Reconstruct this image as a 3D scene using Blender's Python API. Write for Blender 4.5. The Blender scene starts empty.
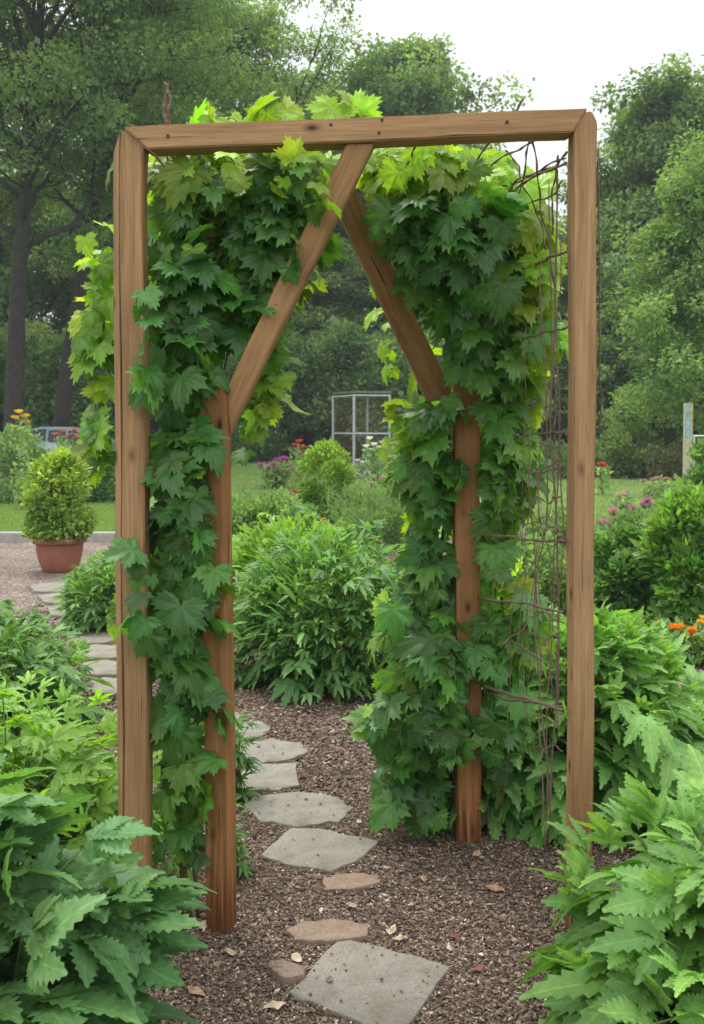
import bpy, bmesh, math, random
import numpy as np
from mathutils import Vector, Matrix
R = math.radians
S = bpy.context.scene
COL = S.collection
rng = np.random.default_rng(11)
random.seed(5)

# ------------------------------------------------------------------ camera
F = 950.0; EYE = 1.5; PITCH = R(1.94)
CY = 424 + F*math.tan(PITCH)
cam = bpy.data.cameras.new('camera'); co = bpy.data.objects.new('camera', cam); COL.objects.link(co)
cam.sensor_fit = 'VERTICAL'; cam.sensor_height = 24; cam.lens = 24*F/1024
cam.shift_y = -(512-CY)/1024
cam.clip_end = 1000; cam.clip_start = .05
co.location = (0, 0, EYE); co.rotation_euler = (math.pi/2-PITCH, 0, 0)
cam.dof.use_dof = True; cam.dof.focus_distance = 2.75; cam.dof.aperture_fstop = 6.3
S.camera = co

def ray(px, py):
    x = (px-352)/F; y = (CY-py)/F
    return Vector((x, math.cos(PITCH)+y*math.sin(PITCH), -math.sin(PITCH)+y*math.cos(PITCH)))
def W(px, py, Y):                       # a point seen at a pixel, Y metres ahead
    d = ray(px, py); return Vector((0, 0, EYE)) + d*(Y/d.y)
def G(px, py, z=0):                     # a point on the ground seen at a pixel
    d = ray(px, py); return Vector((0, 0, EYE)) + d*((z-EYE)/d.z)

# ------------------------------------------------------------------ materials
def new_mat(name):
    m = bpy.data.materials.new(name); m.use_nodes = True
    nt = m.node_tree; b = nt.nodes['Principled BSDF']
    return m, nt, b
def nd(nt, t, **k):
    n = nt.nodes.new(t)
    for a, v in k.items(): setattr(n, a, v)
    return n
def inp(n, **k):
    for a, v in k.items(): n.inputs[a.replace('_', ' ')].default_value = v
def noise(nt, scale, detail=4, rough=.6, coord='Object', vec=None, stretch=None):
    tc = nd(nt, 'ShaderNodeTexCoord'); n = nd(nt, 'ShaderNodeTexNoise')
    inp(n, Scale=scale, Detail=detail, Roughness=rough)
    src = vec or tc.outputs[coord]
    if stretch:
        mp = nd(nt, 'ShaderNodeMapping'); mp.inputs['Scale'].default_value = stretch
        nt.links.new(src, mp.inputs[0]); src = mp.outputs[0]
    nt.links.new(src, n.inputs['Vector'])
    return n
def ramp(nt, src, stops):
    r = nd(nt, 'ShaderNodeValToRGB'); cr = r.color_ramp
    while len(cr.elements) < len(stops): cr.elements.new(.5)
    for e, (p, c) in zip(cr.elements, stops):
        e.position = p; e.color = (*c, 1) if len(c) == 3 else c
    nt.links.new(src, r.inputs[0]); return r
def mixc(nt, a, b, fac, mode='MIX'):
    m = nd(nt, 'ShaderNodeMix', data_type='RGBA', blend_type=mode)
    for s, v in ((m.inputs[0], fac), (m.inputs[6], a), (m.inputs[7], b)):
        if hasattr(v, 'is_output') or isinstance(v, bpy.types.NodeSocket): nt.links.new(v, s)
        else: s.default_value = v if not isinstance(v, tuple) else (*v, 1)
    return m.outputs[2]
def bump(nt, h, b, strength=.4, dist=.01):
    bp = nd(nt, 'ShaderNodeBump'); inp(bp, Strength=strength, Distance=dist)
    nt.links.new(h, bp.inputs['Height']); nt.links.new(bp.outputs[0], b.inputs['Normal']); return bp
def simple(name, col, rough=.6, nscale=20, var=.25, bumpd=.0, metal=0):
    m, nt, b = new_mat(name)
    n = noise(nt, nscale)
    c = ramp(nt, n.outputs[0], [(.3, tuple(x*(1-var) for x in col)), (.7, tuple(min(1, x*(1+var)) for x in col))])
    nt.links.new(c.outputs[0], b.inputs['Base Color']); inp(b, Roughness=rough, Metallic=metal)
    if bumpd: bump(nt, n.outputs[0], b, .5, bumpd)
    return m

def leaf_mat(name, rough=.45, trans=.35, veins=True, spec=.4, through=(1.7, 1.75, .55)):
    m, nt, b = new_mat(name)
    at = nd(nt, 'ShaderNodeAttribute', attribute_name='tint')
    col = at.outputs['Color']
    # mottled blade
    n = noise(nt, 60, 3); rr = ramp(nt, n.outputs[0], [(.3, (.82, .82, .82)), (.7, (1.15, 1.15, 1.1))])
    col = mixc(nt, col, rr.outputs[0], 1.0, 'MULTIPLY')
    h = None
    if veins:
        uv = nd(nt, 'ShaderNodeUVMap', uv_map='uv'); sp = nd(nt, 'ShaderNodeSeparateXYZ'); nt.links.new(uv.outputs[0], sp.inputs[0])
        def mth(op, a, b2=None):
            q = nd(nt, 'ShaderNodeMath', operation=op)
            for i, v in enumerate((a, b2)):
                if v is None: continue
                if isinstance(v, bpy.types.NodeSocket): nt.links.new(v, q.inputs[i])
                else: q.inputs[i].default_value = v
            return q.outputs[0]
        au = mth('ABSOLUTE', sp.outputs[0])
        main = mth('LESS_THAN', au, .014)
        st = mth('FRACT', mth('MULTIPLY', mth('SUBTRACT', sp.outputs[1], mth('MULTIPLY', au, 1.1)), 8.0))
        sec = mth('MULTIPLY', mth('LESS_THAN', st, .13), .45)
        vm = mth('MAXIMUM', main, sec)
        light = mixc(nt, col, (1.7, 1.5, 1.5), 1.0, 'MULTIPLY')
        col = mixc(nt, col, light, mth('MULTIPLY', vm, .55))
        tri = mth('ABSOLUTE', mth('SUBTRACT', st, .55))
        h = mth('SUBTRACT', mth('MULTIPLY', tri, -.6), mth('MULTIPLY', main, .6))
        bp = bump(nt, h, b, .35, .003)
    nt.links.new(col, b.inputs['Base Color'])
    inp(b, Roughness=rough); b.inputs['Specular IOR Level'].default_value = spec
    tr = nd(nt, 'ShaderNodeBsdfTranslucent')
    tc = mixc(nt, col, through, 1.0, 'MULTIPLY'); nt.links.new(tc, tr.inputs[0])
    mx = nd(nt, 'ShaderNodeMixShader'); mx.inputs[0].default_value = trans
    nt.links.new(b.outputs[0], mx.inputs[1]); nt.links.new(tr.outputs[0], mx.inputs[2])
    nt.links.new(mx.outputs[0], nt.nodes['Material Output'].inputs[0])
    return m
M = {}
M['vine'] = leaf_mat('vine_leaf', .42, .42, spec=.5)
M['bedleaf'] = leaf_mat('bed_leaf', .5, .33, spec=.35)
M['leaf'] = leaf_mat('shrub_leaf', .55, .42, veins=False, spec=.3)
M['treeleaf'] = leaf_mat('tree_leaf', .6, .42, veins=False, spec=.25)
M['petal'] = leaf_mat('petal', .6, .35, veins=False, spec=.1, through=(1.05, 1, 1))

def tint_mat(name, rough, spec=.2, bumpd=0, nscale=80):
    m, nt, b = new_mat(name)
    at = nd(nt, 'ShaderNodeAttribute', attribute_name='tint')
    n = noise(nt, nscale); rr = ramp(nt, n.outputs[0], [(.3, (.7, .7, .7)), (.7, (1.2, 1.2, 1.2))])
    nt.links.new(mixc(nt, at.outputs['Color'], rr.outputs[0], 1.0, 'MULTIPLY'), b.inputs['Base Color'])
    inp(b, Roughness=rough); b.inputs['Specular IOR Level'].default_value = spec
    if bumpd: bump(nt, n.outputs[0], b, .6, bumpd)
    return m
M['chips'] = tint_mat('mulch_chips', .85)

def wood_mat(name, base, dark, red, redheight):
    m, nt, b = new_mat(name)
    tc = nd(nt, 'ShaderNodeTexCoord')
    oi = nd(nt, 'ShaderNodeObjectInfo')
    add = nd(nt, 'ShaderNodeVectorMath', operation='ADD')
    sc = nd(nt, 'ShaderNodeVectorMath', operation='SCALE'); sc.inputs[3].default_value = 13.0
    cmb = nd(nt, 'ShaderNodeCombineXYZ')
    for i in range(3): nt.links.new(oi.outputs['Random'], cmb.inputs[i])
    nt.links.new(cmb.outputs[0], sc.inputs[0])
    nt.links.new(tc.outputs['Object'], add.inputs[0]); nt.links.new(sc.outputs[0], add.inputs[1])
    v = add.outputs[0]
    # wavy grain
    w = noise(nt, 3, 2, .5, vec=v, stretch=(1, 1, .5))
    ws = nd(nt, 'ShaderNodeVectorMath', operation='SCALE'); ws.inputs[3].default_value = .03
    nt.links.new(w.outputs['Color'], ws.inputs[0])
    v2 = nd(nt, 'ShaderNodeVectorMath', operation='ADD'); nt.links.new(v, v2.inputs[0]); nt.links.new(ws.outputs[0], v2.inputs[1])
    v2 = v2.outputs[0]
    fine = noise(nt, 1, 5, .65, vec=v2, stretch=(260, 260, 9))
    med = noise(nt, 1, 3, .6, vec=v2, stretch=(70, 70, 2.2))
    big = noise(nt, 1, 3, .6, vec=v, stretch=(9, 9, 1.6))
    c = ramp(nt, med.outputs[0], [(.2, dark), (.48, base), (.75, tuple(min(1, x*1.3) for x in base))]).outputs[0]
    c = mixc(nt, c, ramp(nt, fine.outputs[0], [(.3, (.68, .63, .58)), (.5, (1, 1, 1)), (.8, (1.14, 1.14, 1.14))]).outputs[0], .8, 'MULTIPLY')
    c = mixc(nt, c, ramp(nt, big.outputs[0], [(.3, (.78, .76, .74)), (.7, (1.15, 1.12, 1.1))]).outputs[0], .9, 'MULTIPLY')
    # long drying cracks
    cr = noise(nt, 1, 2, .5, vec=v2, stretch=(95, 95, 1.3))
    cm = ramp(nt, cr.outputs[0], [(.262, (1, 1, 1)), (.285, (0, 0, 0))])
    c = mixc(nt, c, (.035, .018, .01), cm.outputs[0])
    # knots
    vo = nd(nt, 'ShaderNodeTexVoronoi'); inp(vo, Scale=1.0, Randomness=1.0)
    mp = nd(nt, 'ShaderNodeMapping'); mp.inputs['Scale'].default_value = (11, 11, 5.5); nt.links.new(v, mp.inputs[0]); nt.links.new(mp.outputs[0], vo.inputs['Vector'])
    km = ramp(nt, vo.outputs['Distance'], [(.05, (1, 1, 1)), (.12, (.35, .35, .35)), (.2, (0, 0, 0))])
    c = mixc(nt, c, (.045, .02, .011), km.outputs[0])
    # older stain rising from the soil
    if redheight > 0:
        ge = nd(nt, 'ShaderNodeNewGeometry'); sx = nd(nt, 'ShaderNodeSeparateXYZ'); nt.links.new(ge.outputs['Position'], sx.inputs[0])
        mr = nd(nt, 'ShaderNodeMapRange'); inp(mr, From_Min=0.0, From_Max=redheight, To_Min=1.0, To_Max=0.0)
        mad = nd(nt, 'ShaderNodeMath', operation='MULTIPLY_ADD'); mad.inputs[1].default_value = .9
        nt.links.new(big.outputs[0], mad.inputs[0]); nt.links.new(sx.outputs[2], mad.inputs[2]); nt.links.new(mad.outputs[0], mr.inputs[0])
        c = mixc(nt, c, mixc(nt, c, red, 1.0, 'MULTIPLY'), mr.outputs[0])
        # damp foot of the post with a ragged edge
        mr2 = nd(nt, 'ShaderNodeMapRange'); inp(mr2, From_Min=0.33, From_Max=.5, To_Min=1.0, To_Max=0.0)
        mad2 = nd(nt, 'ShaderNodeMath', operation='MULTIPLY_ADD'); mad2.inputs[1].default_value = .6
        nt.links.new(med.outputs[0], mad2.inputs[0]); nt.links.new(sx.outputs[2], mad2.inputs[2]); nt.links.new(mad2.outputs[0], mr2.inputs[0])
        c = mixc(nt, c, mixc(nt, c, (.5, .42, .38), 1.0, 'MULTIPLY'), mr2.outputs[0])
    g1 = noise(nt, 1, 5, .7, vec=v, stretch=(14, 14, 5)); gm = ramp(nt, g1.outputs[0], [(.52, (0, 0, 0)), (.72, (.5, .5, .5))])
    c = mixc(nt, c, mixc(nt, c, (.78, .86, .95), 1.0, 'MULTIPLY'), gm.outputs[0])
    nt.links.new(c, b.inputs['Base Color']); inp(b, Roughness=.78); b.inputs['Specular IOR Level'].default_value = .25
    hh = nd(nt, 'ShaderNodeMath', operation='SUBTRACT'); nt.links.new(fine.outputs[0], hh.inputs[0]); nt.links.new(cm.outputs[0], hh.inputs[1])
    bump(nt, hh.outputs[0], b, .45, .0025)
    return m
M['wood'] = wood_mat('weathered_wood', (.36, .218, .11), (.27, .16, .078), (.85, .66, .5), 1.2)
M['woodred'] = wood_mat('stained_wood', (.30, .15, .06), (.21, .098, .038), (.92, .78, .62), 1.2)
M['woodmid'] = wood_mat('brace_wood', (.33, .19, .09), (.24, .13, .06), (1, 1, 1), 0)
M['bark'] = simple('bark', (.03, .025, .021), .9, 9, .5, .05)
M['stem'] = simple('green_stem', (.12, .17, .05), .6, 30)
M['vstem'] = simple('vine_stem', (.14, .12, .06), .75, 60, .4, .002)
M['dry'] = simple('dry_stem', (.15, .09, .065), .85, 120, .5, .002)
M['wire'] = simple('rusty_wire', (.19, .125, .095), .7, 150, .4, .001, .2)
M['alu'] = simple('grey_frame', (.40, .44, .46), .45, 6, .12)
M['terra'] = simple('terracotta', (.30, .115, .07), .75, 7, .18, .002)
M['soil'] = simple('soil', (.05, .033, .022), .95, 60, .5, .01)
M['concrete'] = simple('concrete', (.33, .32, .29), .9, 14, .2, .004)
M['nail'] = simple('nail', (.03, .02, .017), .6, 100)

# ------------------------------------------------------------------ objects
def tag(o, label=None, cat=None, group=None, kind=None):
    if label: o['label'] = label
    if cat: o['category'] = cat
    if group: o['group'] = group
    if kind: o['kind'] = kind
    return o
def empty(name, loc=(0, 0, 0), rz=0, **k):
    o = bpy.data.objects.new(name, None); COL.objects.link(o); o.location = loc; o.rotation_euler = (0, 0, rz)
    o.empty_display_size = .1
    return tag(o, **k)
def mesh_tri(name, V, T, mat, parent=None, tint=None, uv=None, smooth=True):
    V = np.asarray(V, dtype=np.float32); T = np.asarray(T, dtype=np.int32)
    me = bpy.data.meshes.new(name)
    me.vertices.add(len(V)); me.vertices.foreach_set('co', V.ravel())
    me.loops.add(T.size); me.loops.foreach_set('vertex_index', T.ravel())
    me.polygons.add(len(T)); me.polygons.foreach_set('loop_start', np.arange(len(T), dtype=np.int32)*3)
    me.update(calc_edges=True)
    me.polygons.foreach_set('use_smooth', np.full(len(T), smooth))
    if tint is not None:
        a = me.color_attributes.new('tint', 'FLOAT_COLOR', 'POINT')
        c = np.ones((len(V), 4), dtype=np.float32); c[:, :3] = tint; a.data.foreach_set('color', c.ravel())
    if uv is not None:
        l = me.uv_layers.new(name='uv'); l.data.foreach_set('uv', np.asarray(uv, dtype=np.float32)[T.ravel()].ravel())
    me.materials.append(mat)
    o = bpy.data.objects.new(name, me); COL.objects.link(o); o.parent = parent
    return o
def from_bm(name, bm, mat, parent=None, smooth=False):
    me = bpy.data.meshes.new(name); bmesh.ops.recalc_face_normals(bm, faces=bm.faces)
    bm.to_mesh(me); bm.free(); me.materials.append(mat)
    if smooth: me.polygons.foreach_set('use_smooth', np.full(len(me.polygons), True))
    o = bpy.data.objects.new(name, me); COL.objects.link(o); o.parent = parent
    return o
class Acc:
    def __init__(s): s.V = []; s.T = []; s.C = []; s.U = []; s.n = 0
    def add(s, V, T, C=None, U=None):
        V = np.asarray(V, float).reshape(-1, 3)
        s.V.append(V); s.T.append(np.asarray(T, int).reshape(-1, 3)+s.n); s.n += len(V)
        s.C.append(np.broadcast_to(np.array((.1, .1, .1)) if C is None else np.asarray(C, float), (len(V), 3)))
        s.U.append(np.zeros((len(V), 2)) if U is None else U)
    def build(s, name, mat, parent=None, smooth=True):
        return mesh_tri(name, np.concatenate(s.V), np.concatenate(s.T), mat, parent, np.concatenate(s.C), np.concatenate(s.U), smooth)
def tube_arrays(P, r, sides=6):
    P = np.asarray(P, float); n = len(P); r = np.broadcast_to(np.asarray(r, float), (n,))
    t = np.gradient(P, axis=0); t /= np.linalg.norm(t, axis=1)[:, None]+1e-9
    ref = np.array((0, 0, 1.)) if abs(t[:, 2]).mean() < .8 else np.array((1., 0, 0))
    a = np.cross(t, ref); a /= np.linalg.norm(a, axis=1)[:, None]+1e-9; b = np.cross(t, a)
    th = np.arange(sides)*2*math.pi/sides
    V = (P[:, None]+r[:, None, None]*(np.cos(th)[None, :, None]*a[:, None]+np.sin(th)[None, :, None]*b[:, None])).reshape(-1, 3)
    T = []
    for i in range(n-1):
        for k in range(sides):
            k2 = (k+1) % sides; A = i*sides+k; B = i*sides+k2; Cc = A+sides; D = B+sides
            T += [(A, B, D), (A, D, Cc)]
    m = len(V); V = np.vstack([V, P[0], P[-1]])
    for k in range(sides):
        T.append((m, (k+1) % sides, k)); T.append((m+1, (n-1)*sides+k, (n-1)*sides+(k+1) % sides))
    return V, np.array(T)
def curve_pts(A, B, n, wob, r=rng, sag=0):
    A = np.array(A, float); B = np.array(B, float); t = np.linspace(0, 1, n)[:, None]
    P = A+(B-A)*t
    ph = r.uniform(0, 6.28, (3, 3))
    for k in range(3): P += wob/(k+1)*np.sin(t*(k+1)*math.pi)*np.sin(t*(k+1)*3+ph[k][None, :])
    P[:, 2] += -sag*np.sin(t[:, 0]*math.pi)
    return P
def nrm(a): return a/(np.linalg.norm(a, axis=-1, keepdims=True)+1e-9)

# ------------------------------------------------------------------ leaf shapes (x to the tip, y across, z up; length about 1)
def palm_leaf(r):
    lobes = [(0, 1, .92), (R(50), .84, .84), (R(-50), .84, .84), (R(104), .66, .92), (R(-104), .66, .92)]
    lobes = [(p+r.normal(0, .05), L*(1+r.normal(0, .06)), a) for p, L, a in lobes]
    nt_ = 27; th = np.linspace(-R(163), R(163), nt_*2+1)
    kind = np.arange(len(th)) % 2
    for p, L, a in lobes:
        i = np.argmin(abs(th-p)); th[i] = p; kind[i] = 2
        if kind[max(i-1, 0)] == 1: kind[max(i-1, 0)] = 0
        if i+1 < len(th) and kind[i+1] == 1: kind[i+1] = 0
    rad = np.zeros(len(th)); ax = np.zeros(len(th))
    for i, t in enumerate(th):
        v = [L*max(0, 1-abs(t-p)/a)**.56 for p, L, a in lobes]; j = int(np.argmax(v)); rad[i] = max(v[j], .2); ax[i] = lobes[j][0]
    rad *= np.where(kind == 1, 1.12, np.where(kind == 2, 1.04, .9))
    V = [(0, 0, 0)]; U = [(0, 0)]; n = len(th)
    ph = r.uniform(0, 6.28, 2); curl = r.uniform(.12, .5); side = r.uniform(-.1, .35)
    for f in (.45, .78, 1.0):
        for t, rr, a in zip(th, rad, ax):
            q = rr*f; x = q*math.cos(t); y = q*math.sin(t); d = abs(t-a)
            z = .16*q*min(d/.45, 1) - curl*max(x, 0)**2 - side*y*y + .035*math.sin(5*x+ph[0])*math.sin(6*y+ph[1])
            if f == 1: z -= .03
            V.append((x, y, z)); U.append((q*math.sin(t-a), q*math.cos(t-a)))
    T = []
    for i in range(n-1):
        T.append((0, 1+i, 2+i))
        for k in range(2):
            A = 1+k*n+i; B = A+1; Cc = A+n; D = B+n
            T += [(A, Cc, D), (A, D, B)]
    return np.array(V), np.array(T), np.array(U)
def leaflet(L, Wd, phi, x0, y0, r, seg=8, fold=.3, droop=.25, tooth=1.0):
    V = []; U = []; T = []
    def w(t): return Wd*2.05*(max(t, 0)**.62)*(max(1-t, 0)**.85)
    ms = [i/seg for i in range(seg+1)]
    c, s = math.cos(phi), math.sin(phi); base_d = r.uniform(.7, 1.3)*droop; tw = r.normal(0, .12)
    def put(t, y, k):
        x = t*L; z = fold*abs(y)*k - base_d*L*t*t + tw*y + .02*math.sin(9*t+phi*3)
        V.append((x0+x*c-y*s, y0+x*s+y*c, z)); U.append((y, x)); return len(V)-1
    mid = [put(t, 0, 0) for t in ms]
    for sd in (1, -1):
        prev = None; E = []
        for i in range(seg):
            t0 = ms[i]; t1 = min(ms[i]+.75/seg, .985)
            E.append((put(t0+.12/seg, sd*w(t0+.12/seg)*(1-.22*tooth if i else 1), 1), i))
            E.append((put(t1+.22/seg, sd*w(t1)*(1+.17*tooth), .85), i+1))
        for q in range(len(E)-1):
            (a, i), (b, j) = E[q], E[q+1]
            tri = (mid[i], a, b); T.append(tri if sd < 0 else tri[::-1])
            if j != i: 
                tri = (mid[i], b, mid[j]); T.append(tri if sd < 0 else tri[::-1])
    return V, T, U
def cut_leaf(r, narrow=1.0, seg=8):
    V = []; T = []; U = []
    spec = [(1.0, .235, 0, .0), (.78, .2, R(38), .02), (.78, .2, R(-38), .02), (.52, .17, R(84), .0), (.52, .17, R(-84), .0)]
    for L, w, p, x0 in spec:
        v, t, u = leaflet(L*r.uniform(.88, 1.1), w*narrow, p+r.normal(0, .08), x0, 0, r, seg)
        T += [(a+len(V), b+len(V), c+len(V)) for a, b, c in t]; V += v; U += u
    V = np.array(V); V[:, 2] -= r.uniform(.05, .3)*np.maximum(V[:, 0], 0)**2
    V[:, 2] -= np.repeat(np.arange(5)*.006, len(V)//5)
    return V, np.array(T), np.array(U)
def blade_leaf(r, w=.16, seg=4, droop=.35):
    v, t, u = leaflet(1, w, 0, 0, 0, r, seg, .25, droop, .25); return np.array(v), np.array(t), np.array(u)
def small_leaf(w=.3):
    V = np.array([(0, 0, 0), (.45, w, .06), (1, 0, -.12), (.45, -w, .06), (.5, 0, -.03)])
    T = np.array([(0, 4, 1), (1, 4, 2), (0, 3, 4), (3, 2, 4)]); U = V[:, [1, 0]]
    return V, T, U
def tiny_leaf(w=.36):
    V = np.array([(0, 0, 0), (.5, w, .1), (1, 0, -.05), (.5, -w, .1)]); T = np.array([(0, 2, 1), (0, 3, 2)])
    return V, T, V[:, [1, 0]]
PALM = [palm_leaf(np.random.default_rng(i)) for i in range(9)]
CUT = [cut_leaf(np.random.default_rng(50+i)) for i in range(8)]
CUTW = [cut_leaf(np.random.default_rng(70+i), 1.35, 10) for i in range(7)]
CUTF = [cut_leaf(np.random.default_rng(80+i), .8, 5) for i in range(6)]
BLADE = [blade_leaf(np.random.default_rng(90+i)) for i in range(5)]
BROAD = [blade_leaf(np.random.default_rng(120+i), .26, 4, .25) for i in range(4)]
SMALL = [small_leaf(.3), small_leaf(.24), small_leaf(.36)]
NARROW = [small_leaf(.12), small_leaf(.09)]
TINY = [tiny_leaf(), tiny_leaf(.28), tiny_leaf(.45)]
def scatter(acc, shapes, P, D, N, Sc, C, r=rng):
    P = np.asarray(P, float); n = len(P)
    D = nrm(np.asarray(D, float)); N = np.asarray(N, float); N = N-(N*D).sum(1, keepdims=True)*D; N = nrm(N)
    B = np.cross(N, D); Sc = np.broadcast_to(np.asarray(Sc, float), (n,))
    C = np.broadcast_to(np.asarray(C, float), (n, 3)); pick = r.integers(0, len(shapes), n)
    for k, (V, T, U) in enumerate(shapes):
        m = np.where(pick == k)[0]
        if not len(m): continue
        X = V[None]*Sc[m][:, None, None]
        Wd = P[m][:, None]+X[..., 0:1]*D[m][:, None]+X[..., 1:2]*B[m][:, None]+X[..., 2:3]*N[m][:, None]
        nv = len(V); TT = T[None]+(np.arange(len(m))*nv)[:, None, None]
        acc.add(Wd.reshape(-1, 3), TT.reshape(-1, 3), np.repeat(C[m], nv, axis=0), np.tile(U, (len(m), 1)))
def jit(c, n, v=.2, r=rng):
    c = np.asarray(c, float)
    return np.clip(np.broadcast_to(c, (n, 3))*(1+r.normal(0, v, (n, 1)))*(1+r.normal(0, v*.3, (n, 3))), .004, 1)

# ------------------------------------------------------------------ world and light
w = bpy.data.worlds.new('World'); S.world = w; w.use_nodes = True; nt = w.node_tree
for n in list(nt.nodes): nt.nodes.remove(n)
SUN_EL, SUN_AZ = R(64), R(-35)     # azimuth measured from +Y towards +X
sky = nd(nt, 'ShaderNodeTexSky', sky_type='NISHITA'); sky.sun_disc = False; sky.sun_elevation = SUN_EL; sky.sun_rotation = SUN_AZ
sky.air_density = 1; sky.dust_density = 4
b1 = nd(nt, 'ShaderNodeBackground'); b1.inputs[1].default_value = .1; nt.links.new(sky.outputs[0], b1.inputs[0])
tc = nd(nt, 'ShaderNodeTexCoord'); nz = nd(nt, 'ShaderNodeTexNoise'); inp(nz, Scale=1.6, Detail=5.0, Roughness=.55)
mp = nd(nt, 'ShaderNodeMapping'); mp.inputs['Scale'].default_value = (1, 1, 3); nt.links.new(tc.outputs['Generated'], mp.inputs[0]); nt.links.new(mp.outputs[0], nz.inputs[0])
cl = ramp(nt, nz.outputs[0], [(.3, (.74, .775, .79)), (.7, (.83, .84, .84))])
b2 = nd(nt, 'ShaderNodeBackground'); nt.links.new(cl.outputs[0], b2.inputs[0])
# an overcast sky is about three times brighter overhead than at the horizon
sz_ = nd(nt, 'ShaderNodeSeparateXYZ'); nt.links.new(tc.outputs['Generated'], sz_.inputs[0])
mr_ = nd(nt, 'ShaderNodeMapRange'); inp(mr_, From_Min=.25, From_Max=1.0, To_Min=.84, To_Max=2.75); nt.links.new(sz_.outputs[2], mr_.inputs[0]); nt.links.new(mr_.outputs[0], b2.inputs[1])
ms = nd(nt, 'ShaderNodeMixShader'); ms.inputs[0].default_value = .88
nt.links.new(b1.outputs[0], ms.inputs[1]); nt.links.new(b2.outputs[0], ms.inputs[2])
out = nd(nt, 'ShaderNodeOutputWorld'); nt.links.new(ms.outputs[0], out.inputs[0])
sl = bpy.data.lights.new('sun', 'SUN'); sl.energy = 1.5; sl.angle = R(11); sl.color = (1, .97, .92)
so = bpy.data.objects.new('sun', sl); COL.objects.link(so)
sd = Vector((math.cos(SUN_EL)*math.sin(SUN_AZ), math.cos(SUN_EL)*math.cos(SUN_AZ), math.sin(SUN_EL)))
so.rotation_euler = sd.to_track_quat('Z', 'Y').to_euler(); so.location = sd*50
S.view_settings.view_transform = 'Standard'; S.view_settings.look = 'None'; S.view_settings.exposure = 0.62

# ------------------------------------------------------------------ ground
def poly_sheet(name, pts, z, mat, res=None):
    bm = bmesh.new(); vs = [bm.verts.new((x, y, z)) for x, y in pts]; bm.faces.new(vs)
    bmesh.ops.triangulate(bm, faces=bm.faces)
    for f in bm.faces:
        if f.normal.z < 0: f.normal_flip()
    me = bpy.data.meshes.new(name); bm.to_mesh(me); bm.free(); me.materials.append(mat)
    o = bpy.data.objects.new(name, me); COL.objects.link(o); return o
def lawn_mat():
    m, nt, b = new_mat('lawn')
    n1 = noise(nt, .5, 4); n2 = noise(nt, 35, 5, .7)
    c = ramp(nt, n2.outputs[0], [(.3, (.12, .18, .065)), (.55, (.18, .26, .10)), (.8, (.24, .32, .14))]).outputs[0]
    c = mixc(nt, c, ramp(nt, n1.outputs[0], [(.35, (.8, .85, .8)), (.7, (1.25, 1.15, 1.0))]).outputs[0], 1.0, 'MULTIPLY')
    nt.links.new(c, b.inputs['Base Color']); inp(b, Roughness=.9); b.inputs['Specular IOR Level'].default_value = .1
    bump(nt, n2.outputs[0], b, .8, .03); return m
def mulch_mat(name, a, bb, c3):
    m, nt, b = new_mat(name)
    vo = nd(nt, 'ShaderNodeTexVoronoi'); inp(vo, Scale=75.0); tc = nd(nt, 'ShaderNodeTexCoord'); nt.links.new(tc.outputs['Object'], vo.inputs['Vector'])
    sep = nd(nt, 'ShaderNodeSeparateColor'); nt.links.new(vo.outputs['Color'], sep.inputs[0])
    c = ramp(nt, sep.outputs[0], [(.1, a), (.6, bb), (.97, c3)]).outputs[0]
    n1 = noise(nt, 2.2, 5, .6)
    c = mixc(nt, c, ramp(nt, n1.outputs[0], [(.3, (.7, .68, .66)), (.7, (1.25, 1.22, 1.2))]).outputs[0], 1.0, 'MULTIPLY')
    nt.links.new(c, b.inputs['Base Color']); inp(b, Roughness=.92); b.inputs['Specular IOR Level'].default_value = .15
    n3 = noise(nt, 90, 4, .7)
    s2 = nd(nt, 'ShaderNodeMath', operation='SUBTRACT'); nt.links.new(n3.outputs[0], s2.inputs[0]); nt.links.new(vo.outputs['Distance'], s2.inputs[1])
    bump(nt, s2.outputs[0], b, .9, .012); return m
lawn = poly_sheet('lawn', [(-400, -30), (400, -30), (400, 700), (-400, 700)], 0, lawn_mat()); tag(lawn, kind='structure')
tag(poly_sheet('mulch_bed', [(-9, 5.7), (-9, -6), (6, -6), (6.5, 4), (6.0, 9), (4.6, 12.2), (2.6, 13.2), (1, 12.4), (-.6, 13), (-1.6, 12.2), (-2.2, 10.6), (-2.5, 9.0), (-1.7, 7.8), (-1.4, 6.6), (-1.55, 6.1), (-2.0, 5.75), (-3.0, 5.9), (-4.5, 5.6)], .004,
    mulch_mat('mulch', (.06, .042, .034), (.13, .09, .07), (.33, .26, .21))), kind='structure')
tag(poly_sheet('gravel_path', [(-14, 5.6), (-9, 5.7), (-4.5, 5.6), (-3.0, 5.9), (-2.0, 5.75), (-1.55, 6.1), (-1.4, 6.6), (-1.7, 7.8), (-2.5, 9.0), (-2.2, 10.6), (-1.6, 12.2), (-2.2, 12.05), (-14, 12.05)], .004,
    mulch_mat('gravel', (.12, .09, .075), (.22, .17, .145), (.40, .34, .30))), kind='structure')

# kerb beside the lawn
bm = bmesh.new()
def bm_box(bm, x0, x1, y0, y1, z0, z1, bev=0):
    r = bmesh.ops.create_cube(bm, size=1)
    for v in r['verts']: v.co = ((x0+x1)/2+v.co.x*(x1-x0), (y0+y1)/2+v.co.y*(y1-y0), (z0+z1)/2+v.co.z*(z1-z0))
    if bev:
        es = list({e for v in r['verts'] for e in v.link_edges}); bmesh.ops.bevel(bm, geom=es, offset=bev, segments=2, affect='EDGES')
x = -11.0
while x < -2.0:
    bm_box(bm, x+.006, x+.99, 12.0, 12.16, -.1, .12, .015); x += 1.0
tag(from_bm('kerb', bm, M['concrete']), kind='structure')

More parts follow.
